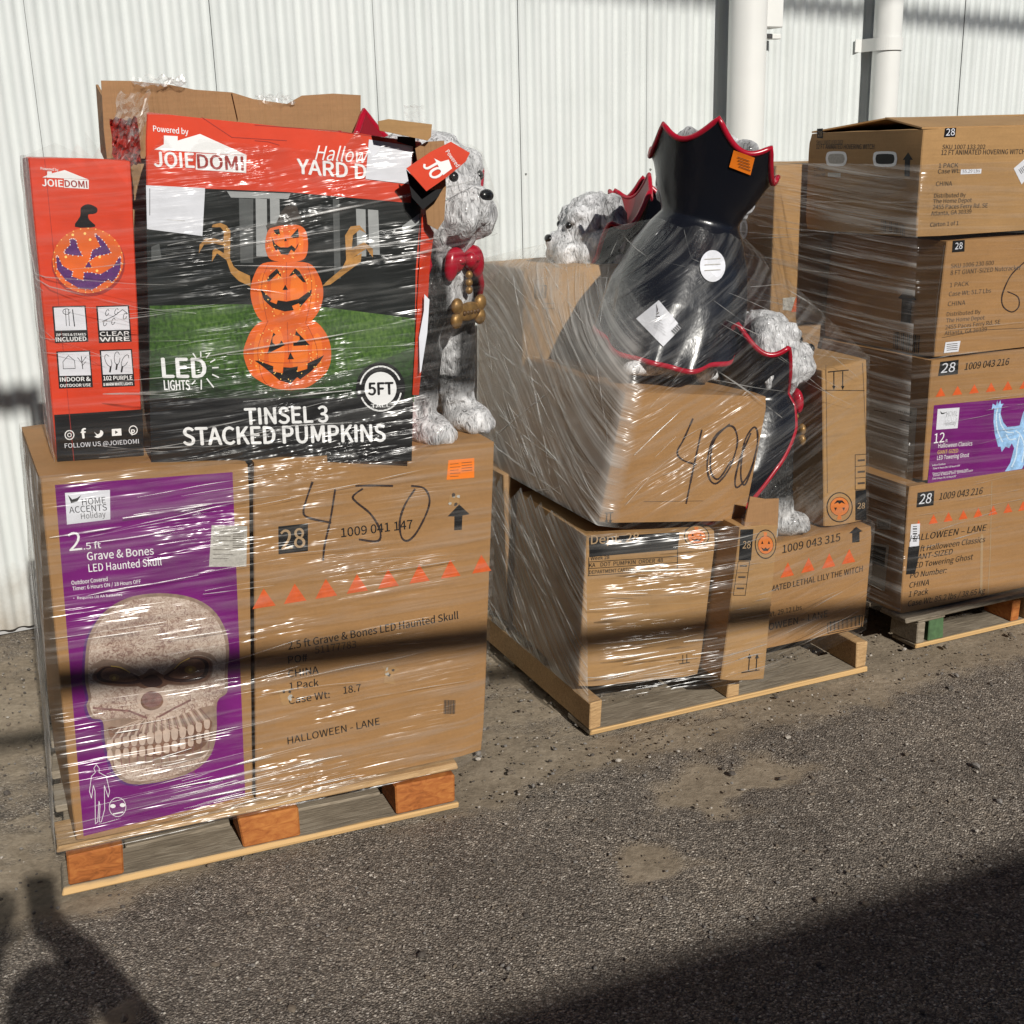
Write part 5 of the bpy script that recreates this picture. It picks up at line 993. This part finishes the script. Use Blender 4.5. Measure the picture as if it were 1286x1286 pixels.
# stickers on the turned-away figure
def cast_sticker(name, pts, mat, parent, M, lift=0.006, k=6):
    # project a picture outline onto the cape's surface
    me = DP[1][1]
    from mathutils.bvhtree import BVHTree
    bvh = BVHTree.FromPolygons([M @ v.co for v in me.vertices], [tuple(p.vertices) for p in me.polygons])
    cxm = sum(p[0] for p in pts) / len(pts); cym = sum(p[1] for p in pts) / len(pts)
    rings = []; V = []; F = []
    for i in range(k + 1):
        t = i / k
        for p in pts:
            d = ray(cxm + (p[0] - cxm) * t, cym + (p[1] - cym) * t).normalized(); h = bvh.ray_cast(CAM, d)
            if h[0] is None: return None
            V.append(h[0] - d * lift)
    n_ = len(pts)
    for i in range(k):
        for j in range(n_): F.append((i * n_ + j, i * n_ + (j + 1) % n_, (i + 1) * n_ + (j + 1) % n_, (i + 1) * n_ + j))
    Mi = M.inverted(); o = mobj(name, [Mi @ v for v in V], F, mat, parent); return o
def quadpts(a, b, c, d, n_=6):
    out = []
    for p, q_ in ((a, b), (b, c), (c, d), (d, a)): out += [(p[0] + (q_[0] - p[0]) * i / n_, p[1] + (q_[1] - p[1]) * i / n_) for i in range(n_)]
    return out
zd = Z(780, 130, 4.593); zv = Z(600, 130, 3.572)
cast_sticker('price_sticker', quadpts(*[(x - 4, y + 22) for x, y in zd((668, 168), (790, 212), (765, 313), (642, 265))]), ORS, ra, MA)
cast_sticker('round_sticker', [(895 + 16 * math.cos(t), 334 + 20 * math.sin(t)) for t in [i * 0.2618 for i in range(24)]], PAPER, ra, MA)
cast_sticker('barcode_label', quadpts(*zv((812, 882), (915, 1005), (832, 1090), (710, 965))), PAPER, ra, MA)
for i in range(9): cast_sticker('label_print', quadpts(*zv((765 + i * 2 - i * 4 + 40, 925 + i * 9), (800 + i * 6, 900 + i * 18), (803 + i * 6, 903 + i * 18), (768 + i * 2 - i * 4 + 40, 928 + i * 9)), 2), INKB, ra, MA, 0.009, 2)
for i in range(6): cast_sticker('label_print', quadpts(*zv((868 + i * 7, 1018 - i * 7), (886 + i * 7, 1036 - i * 7), (889 + i * 7, 1033 - i * 7), (871 + i * 7, 1015 - i * 7)), 2), INK, ra, MA, 0.009, 2)
for i in range(4): cast_sticker('label_print', quadpts(*[(x - 4, y + 22) for x, y in zd((690 + i * 3, 205 + i * 18), (760 + i * 2, 230 + i * 18), (759 + i * 2, 234 + i * 18), (689 + i * 3, 209 + i * 18))], 2), INKB, ra, MA, 0.009, 2)
for i in range(3): cast_sticker('label_print', quadpts((885, 325 + i * 7), (905, 324 + i * 7), (905, 325 + i * 7), (885, 326 + i * 7), 2), GREYP, ra, MA, 0.009, 2)

# ================================================================== STRETCH FILM
FILMB = {}
from mathutils.bvhtree import BVHTree
def film(key, label, pts, mat, side, u, zmin, zmax, off=0.007, name='stretch_film', extra=None):
    bm = bmesh.new()
    for p in pts + (extra or []): bm.verts.new(p)
    r = bmesh.ops.convex_hull(bm, input=bm.verts[:])
    bmesh.ops.delete(bm, geom=[v for v in bm.verts if not v.link_faces], context='VERTS')
    for _ in range(7):
        le = [e for e in bm.edges if e.calc_length() > 0.09]
        if not le: break
        bmesh.ops.subdivide_edges(bm, edges=le, cuts=1); bmesh.ops.triangulate(bm, faces=[f for f in bm.faces if len(f.verts) > 3])
    bm.normal_update()
    for v in bm.verts:
        s = v.co.dot(Vector((0.9, 0.4, 0)))
        v.co += v.normal * (off + 0.004 * noise.noise(Vector((s * 3, v.co.z * 26, 1.3))))
    bm.normal_update()
    dead = [f for f in bm.faces if f.normal.z < -0.8 or f.calc_center_median().z > zmax or f.calc_center_median().z < zmin or (f.normal.z > 0.93)]
    bmesh.ops.delete(bm, geom=dead, context='FACES')
    uvl = bm.loops.layers.uv.new('UVMap')
    cc = sum((v.co for v in bm.verts), Vector()) / len(bm.verts); nv = Vector((-u.y, u.x, 0))
    for f in bm.faces:
        nn = f.normal
        for l in f.loops:
            dv = l.vert.co - cc; l[uvl].uv = (0.62 * math.atan2(dv.dot(u), -dv.dot(nv)), l.vert.co.z)
        f.smooth = True; f.material_index = 1 if (nn.dot(u) < -0.55 and key != 'p2up') else 0
    FILMB[key] = BVHTree.FromBMesh(bm)
    sv_ = []
    for v in bm.verts:
        k = max(0, min(1, (-v.normal.dot(u) - 0.25) / 0.45)); s2 = max(0, min(1, (0.27 - (v.co - P2.o).dot(P2.u)) / 0.13)); sv_.append(k * k * (3 - 2 * k) * s2)
    o = frombm(name, bm, mat)
    if side: o.data.materials.append(side)
    else: at = o.data.attributes.new('side', 'FLOAT', 'POINT'); at.data.foreach_set('value', sv_)
    tag(o, label, 'plastic film'); return o
def fold_mat():
    m, N, L, B = newmat('film_fold'); N.remove(B); out = N['Material Output']
    tr = N.new('ShaderNodeBsdfTransparent'); gs = N.new('ShaderNodeBsdfGlossy'); gs.inputs['Roughness'].default_value = 0.3
    df = N.new('ShaderNodeBsdfDiffuse'); df.inputs[0].default_value = (0.7, 0.69, 0.66, 1)
    a_ = N.new('ShaderNodeMixShader'); a_.inputs[0].default_value = 0.45; L.new(df.outputs[0], a_.inputs[1]); L.new(gs.outputs[0], a_.inputs[2])
    n_ = noise_n(N, L, 9, 3, mapped(N, L, (1, 1, 3))); r = N.new('ShaderNodeMapRange'); L.new(n_, r.inputs[0]); r.inputs[1].default_value = 0.42; r.inputs[2].default_value = 0.66; r.inputs[3].default_value = 0.04; r.inputs[4].default_value = 0.42; r.clamp = True
    b_ = N.new('ShaderNodeMixShader'); L.new(r.outputs[0], b_.inputs[0]); L.new(tr.outputs[0], b_.inputs[1]); L.new(a_.outputs[0], b_.inputs[2]); L.new(b_.outputs[0], out.inputs[0]); return m
FOLDM = fold_mat()
def thin(paths, keep, k):
    return [(p, d, r * k * random.choice((0.6, 0.8, 1.0, 1.0, 1.5, 2.2))) for p, d, r in paths if random.random() < keep]
def folds(o, key, paths):
    paths = thin(paths, 0.5, 1.35)
    V = []; F = []; bvh = FILMB[key]
    for pts, dr, r in paths:
        run = []
        for p in pts + [None]:
            h = bvh.ray_cast(p, dr, 3.0)[0] if p is not None else None
            if h is not None and (not run or (h - run[-1]).length < 0.12): run.append(h - dr * 0.002); continue
            if len(run) > 4:
                n_ = len(run); b0 = len(V)
                for i, c in enumerate(run):
                    t = (run[min(n_ - 1, i + 1)] - run[max(0, i - 1)]).normalized(); e1 = t.cross(dr).normalized(); e2 = t.cross(e1); w_ = r * (0.25 + 0.75 * math.sin(math.pi * (i + 0.5) / n_))
                    V += [c + (e1 * math.cos(k * math.pi / 2.5) + e2 * 0.7 * math.sin(k * math.pi / 2.5)) * w_ for k in range(5)]
                F += [(b0 + i * 5 + k, b0 + i * 5 + (k + 1) % 5, b0 + i * 5 + 5 + (k + 1) % 5, b0 + i * 5 + 5 + k) for i in range(n_ - 1) for k in range(5)]
            run = [h] if h is not None else []
    if V:
        x = mobj('film_fold', V, F, FOLDM, o, smooth=True); x['kind'] = 'stuff'
def front_paths(F, nn, s0, s1, z0, z1, slope, jit, lmin, lmax, r0, r1, bands=None):
    out = []
    for _ in range(nn):
        zc = random.uniform(z0, z1) if not bands else random.gauss(*random.choice(bands)); l = random.uniform(lmin, lmax); a = random.uniform(s0, max(s0, s1 - l)); sl_ = random.gauss(slope, jit); ph = random.uniform(0, 99)
        k = max(6, int(l / 0.02)); out.append(([F.p(a + l * i / k, -0.8, zc + sl_ * (l * i / k) + 0.004 * noise.noise(Vector((i * 0.15, ph, 0)))) for i in range(k + 1)], F.n, random.uniform(r0, r1)))
    return out
def side_paths(F, nn, d0, d1, z0, z1, slope, jit, lmin, lmax, r0, r1):
    out = []
    for _ in range(nn):
        zc = random.uniform(z0, z1); l = random.uniform(lmin, lmax); a = random.uniform(d0, max(d0, d1 - l)); sl_ = random.gauss(slope, jit); ph = random.uniform(0, 99); k = max(6, int(l / 0.02))
        out.append(([F.p(-0.9, a + l * i / k, zc + sl_ * (l * i / k) + 0.006 * noise.noise(Vector((i * 0.12, ph, 0)))) for i in range(k + 1)], F.u, random.uniform(r0, r1)))
    return out
random.seed(5)
o = film('p1low', 'clear film pulled tight round the skull cartons', HULL['p1low'] + [P1.p(0, 0.0, 0.11), P1.p(1.0, 0.0, 0.12), P1.p(0, 1.1, 0.11), P1.p(1, 1.1, 0.11)], FILM1, FILM1S, P1.u, 0.06, 1.04)
folds(o, 'p1low', front_paths(P1, 75, 0.05, 0.62, 0, 0, 0.03, 0.04, 0.05, 0.32, 0.0006, 0.0016, [(0.95, 0.03), (0.86, 0.06), (0.75, 0.04), (0.55, 0.12), (0.35, 0.08), (0.22, 0.04)])
      + front_paths(P1, 55, 0.05, 0.75, 0, 0, 0.04, 0.03, 0.08, 0.4, 0.0006, 0.0018, [(0.17, 0.025), (0.22, 0.04)]) + front_paths(P1, 14, 0.45, 1.1, 0.2, 1.0, -0.04, 0.06, 0.2, 0.55, 0.0005, 0.0009)
      + side_paths(P1, 50, 0.02, 0.6, 0.1, 1.0, 1.0, 0.5, 0.1, 0.4, 0.0006, 0.0014))
o = film('p1up', 'clear film round the red boxes and the sitting dog', HULL['p1up'], FILM1U, FILM1S, P1.u, 0.9, 1.70)
folds(o, 'p1up', front_paths(P1, 55, 0.12, 1.0, 0, 0, 0.05, 0.08, 0.06, 0.3, 0.0005, 0.0014, [(1.05, 0.04), (1.12, 0.05), (1.38, 0.05), (1.42, 0.06), (1.25, 0.1)]) + front_paths(P1, 6, 0.3, 1.2, 1.15, 1.5, 0.10, 0.05, 0.5, 0.8, 0.0008, 0.0018) + side_paths(P1, 30, -0.1, 0.35, 1.0, 1.5, 0.6, 0.6, 0.08, 0.3, 0.0006, 0.0014))
def scrap(o, c, ex, ey, n_, m_, amp, seed):
    V = []; k = 16
    for i in range(k + 1):
        for j in range(k + 1):
            a_, b_ = i / k - 0.5, j / k - 0.5; nz = noise.noise(Vector((a_ * 7, b_ * 7, seed))) + 0.6 * noise.noise(Vector((a_ * 17, b_ * 17, seed + 3)))
            V.append(c + ex * (a_ + 0.12 * noise.noise(Vector((b_ * 6, seed, 0)))) + ey * (b_ + 0.12 * noise.noise(Vector((a_ * 6, seed, 5)))) + n_ * (amp * nz))
    F = [(i * (k + 1) + j, i * (k + 1) + j + 1, (i + 1) * (k + 1) + j + 1, (i + 1) * (k + 1) + j) for i in range(k) for j in range(k)]
    mobj('film_scrap', V, F, m_, o)
UPZ = Vector((0, 0, 1))
scrap(o, onplane(160, 165, P1.p(0, 0.2), P1.n), P1.u * 0.07, UPZ * 0.16 + P1.u * 0.05, P1.n, FOLDM, 0.03, 2.0)
scrap(o, onplane(158, 178, P1.p(0, 0.24), P1.n), P1.u * 0.06, UPZ * 0.10, P1.n, REDD, 0.02, 7.0)
scrap(o, onplane(522, 146, P1.p(0, 0.15), P1.n), P1.u * 0.05, UPZ * 0.05 + P1.n * 0.03, P1.n, FOLDM, 0.02, 4.0)
scrap(o, onplane(200, 102, P1.p(0, 0.40), P1.n), P1.u * 0.12, UPZ * 0.02 + P1.n * 0.05, UPZ, FOLDM, 0.012, 9.0)
scrap(o, onplane(345, 124, P1.p(0, 0.40), P1.n), P1.u * 0.09, UPZ * 0.02 + P1.n * 0.05, UPZ, FOLDM, 0.012, 11.0)
o = film('p2low', 'clear film round the bottom cartons below box 400', HULL['p2low'] + [P2.p(0, 0.0, 0.115), P2.p(0, 1.2, 0.115)], FILM2L, FILM2LS, P2.u, 0.10, 0.62)
folds(o, 'p2low', front_paths(P2, 90, -0.02, 0.62, 0, 0, 0.03, 0.05, 0.04, 0.28, 0.0006, 0.0017, [(0.46, 0.05), (0.36, 0.06), (0.24, 0.05), (0.16, 0.02)]) + front_paths(P2, 18, 0.5, 1.08, 0.15, 0.45, 0.10, 0.08, 0.1, 0.4, 0.0005, 0.0009) + side_paths(P2, 90, 0.0, 1.15, -0.2, 0.5, 0.55, 0.2, 0.15, 0.7, 0.0007, 0.0018))
o = film('p2up', 'loose hazy film draped from the collared dog over box 400', HULL['p2up'], FILM2, FILM2S, P2.u, 0.42, 1.47)
folds(o, 'p2up', front_paths(P2, 16, 0.05, 0.5, 0.66, 0.98, 0.6, 0.2, 0.05, 0.3, 0.0005, 0.0012) + front_paths(P2, 22, 0.35, 1.05, 0.98, 1.3, -0.35, 0.3, 0.06, 0.35, 0.0005, 0.0013) + side_paths(P2, 130, 0.0, 1.1, 0.3, 1.35, 0.35, 0.35, 0.15, 0.8, 0.0006, 0.0017))
o = film('p3', 'clear film pulled round the ghost carton stack', HULL['p3'] + [P3.p(-0.104, 0.02, 1.6), P3.p(0.95, 0.02, 1.6), P3.p(-0.104, 0.57, 1.6)], FILM3, FILM3S, P3.u, 0.10, 1.60)
folds(o, 'p3', front_paths(P3, 40, -0.05, 0.6, 0.2, 1.5, 0.02, 0.06, 0.1, 0.4, 0.0005, 0.001) + side_paths(P3, 90, 0.0, 0.9, 0.2, 1.6, 0.03, 0.08, 0.1, 0.6, 0.0006, 0.0016))

# ================================================================== BEHIND THE CAMERA: shadow casters
def cable(a, b, r, label, back, ext=6.0):
    A = a - LIGHT * back; B = b - LIGHT * back; d = (B - A); A2 = A - d * (6 if ext > 1 else 30); B2 = B + d * ext
    n_ = 24; V = []; F = []; pts = []
    for i in range(n_ + 1):
        t = i / n_; pts.append(A2.lerp(B2, t))
    ax = d.normalized(); e1 = ax.cross(Vector((0, 0, 1))).normalized(); e2 = ax.cross(e1)
    for p in pts: V += [p + (e1 * math.cos(k * math.pi / 4) + e2 * math.sin(k * math.pi / 4)) * r for k in range(8)]
    F = [(i * 8 + k, i * 8 + (k + 1) % 8, (i + 1) * 8 + (k + 1) % 8, (i + 1) * 8 + k) for i in range(n_) for k in range(8)]
    o = mobj('overhead_cable_or_bar', V, F, flat('cable_black', (0.02, 0.02, 0.02), 0.6)); tag(o, label, 'cable')
cable(onplane(60, 858, P1.o, P1.n), onplane(1086, 767, P2.p(0, 0.05), P2.n), 0.034, 'thick low overhead cable strung behind the photographer', 5.5)
cable(onplane(0, 504, WF.o, WF.n), onplane(0, 504, WF.o, WF.n) + WF.u * 0.12, 0.045, 'short unseen bar added behind the photographer to shadow the wall at left', 7.0, 0.2)  # made-up bar ending in mid-air, cut short to shape its wall shadow
cable(onplane(960, 2, WF.o, WF.n), onplane(1286, 33, WF.o, WF.n), 0.032, 'upper overhead cable strung behind the photographer', 10.0)
# opposite building
BZ = 4.0
G1 = gz(560, 1284); G2 = gz(1286, 1062); sh = LIGHT / -LIGHT.z * BZ
bu = (G2 - G1).normalized(); bnv = Vector((-bu.y, bu.x, 0)); o0 = G1 - Vector((sh.x, sh.y, 0)); o0.z = 0
bb = thing('opposite_building', 'low flat-roofed building across the alley behind the photographer', 'building', o0 - bnv * 4)
wm = flat('stucco_grey', (0.30, 0.28, 0.25), 0.85, 0.1, 3)
rel(mobj('wall', boxverts(o0 - bu * 14 - bnv * 8, bu * 34, bnv * 7.99, Vector((0, 0, BZ - 0.14))), BF, wm), bb)
rel(mobj('roof_edge', boxverts(o0 - bu * 14.1 - bnv * 8.1 + Vector((0, 0, BZ - 0.138)), bu * 34.2, bnv * 8.1, Vector((0, 0, 0.138))), BF, wm), bb)
for k in range(6): rel(mobj('window', boxverts(o0 - bu * (10 - k * 4.5) - bnv * 0.008 + Vector((0, 0, 1.2)), bu * 1.4, bnv * 0.02, Vector((0, 0, 1.2))), BF, flat('dark_glass', (0.03, 0.035, 0.04), 0.1)), bb)
# photographer (stands just behind the lens)
def photographer():
    base = Vector((0.17, -0.50, 0)); P = lambda x, y, z: base + Vector((x, y, z))
    pts = {'pel': (P(0, 0, 0.96), 0.14), 'sp': (P(0, 0, 1.15), 0.135), 'ch': (P(0, 0.01, 1.36), 0.16), 'nk': (P(0, 0.02, 1.50), 0.06), 'hd': (P(0, 0.04, 1.60), 0.095), 'hd2': (P(0, 0.04, 1.70), 0.105), 'top': (P(0, 0.03, 1.78), 0.06),
           'sr': (P(0.18, 0, 1.43), 0.075), 'er': (Vector((0.29, -0.17, 1.24)), 0.062), 'er2': (Vector((0.171, -0.075, 1.40)), 0.055), 'wr': (Vector((0.085, -0.035, 1.51)), 0.042), 'sl': (P(-0.18, 0, 1.43), 0.075), 'el': (Vector((-0.17, -0.24, 1.26)), 0.055), 'wl': (Vector((-0.125, -0.075, 1.53)), 0.04),
           'hr': (P(0.09, 0, 0.90), 0.095), 'kr': (P(0.10, 0.02, 0.50), 0.062), 'ar': (P(0.11, -0.01, 0.09), 0.045), 'fr': (P(0.12, 0.13, 0.035), 0.034), 'hl': (P(-0.09, 0, 0.90), 0.095), 'kl': (P(-0.10, 0.02, 0.50), 0.062), 'al': (P(-0.11, -0.01, 0.09), 0.045), 'fl': (P(-0.12, 0.13, 0.035), 0.034)}
    ed = [('pel', 'sp'), ('sp', 'ch'), ('ch', 'nk'), ('nk', 'hd'), ('hd', 'hd2'), ('hd2', 'top'), ('ch', 'sr'), ('sr', 'er'), ('er', 'er2'), ('er2', 'wr'), ('ch', 'sl'), ('sl', 'el'), ('el', 'wl'), ('pel', 'hr'), ('hr', 'kr'), ('kr', 'ar'), ('ar', 'fr'), ('pel', 'hl'), ('hl', 'kl'), ('kl', 'al'), ('al', 'fl')]
    for nm, wr, dirv, sg in (('r', 'wr', Vector((-0.55, 0.1, 0.6)), -1), ('l', 'wl', Vector((0.25, 0.15, 0.9)), 1)):
        w0 = pts[wr][0]; dv = dirv.normalized(); sd = Vector((1, 0, 0)) * sg
        pts['p' + nm] = (w0 + dv * 0.07, 0.030); ed.append((wr, 'p' + nm))
        for i in range(4):
            b0 = w0 + dv * 0.085 + sd * (-0.03 + 0.02 * i); L1 = (0.042, 0.05, 0.047, 0.036)[i]
            pts[f'{nm}f{i}a'] = (b0, 0.010); pts[f'{nm}f{i}b'] = (b0 + dv * L1 + Vector((0, 0.006, 0)), 0.009); pts[f'{nm}f{i}c'] = (b0 + dv * L1 * 1.7 + Vector((0, 0.02, 0)), 0.008)
            ed += [('p' + nm, f'{nm}f{i}a'), (f'{nm}f{i}a', f'{nm}f{i}b'), (f'{nm}f{i}b', f'{nm}f{i}c')]
        pts[nm + 't1'] = (w0 + dv * 0.05 + sd * 0.045, 0.012); pts[nm + 't2'] = (w0 + dv * 0.09 + sd * 0.06, 0.010); ed += [('p' + nm, nm + 't1'), (nm + 't1', nm + 't2')]
    ks = list(pts); me = bpy.data.meshes.new('person'); me.from_pydata([pts[k][0] for k in ks], [(ks.index(a), ks.index(b)) for a, b in ed], []); me.materials.append(flat('dark_clothes', (0.05, 0.06, 0.09), 0.8))
    o = bpy.data.objects.new('person', me); COL.objects.link(o); sk_ = o.modifiers.new('skin', 'SKIN'); o.modifiers.new('sub', 'SUBSURF').levels = 1; o.modifiers['sub'].render_levels = 1
    for i, k in enumerate(ks):
        me.skin_vertices[0].data[i].radius = (pts[k][1],) * 2; me.skin_vertices[0].data[i].use_root = (k == 'pel')
    tag(o, 'person in dark clothes standing behind the lens holding up a phone', 'person')
    ph = thing('mobile_phone', 'dark phone held upright in the hand of the photographer', 'phone', (0, -0.02, 1.58))
    bevbox('phone_body', boxverts(Vector((-0.038, -0.035, 1.575)), Vector((0.076, 0, 0)), Vector((0, 0.008, 0)), Vector((0, 0, 0.155))), INK, ph, 0.003)
photographer()
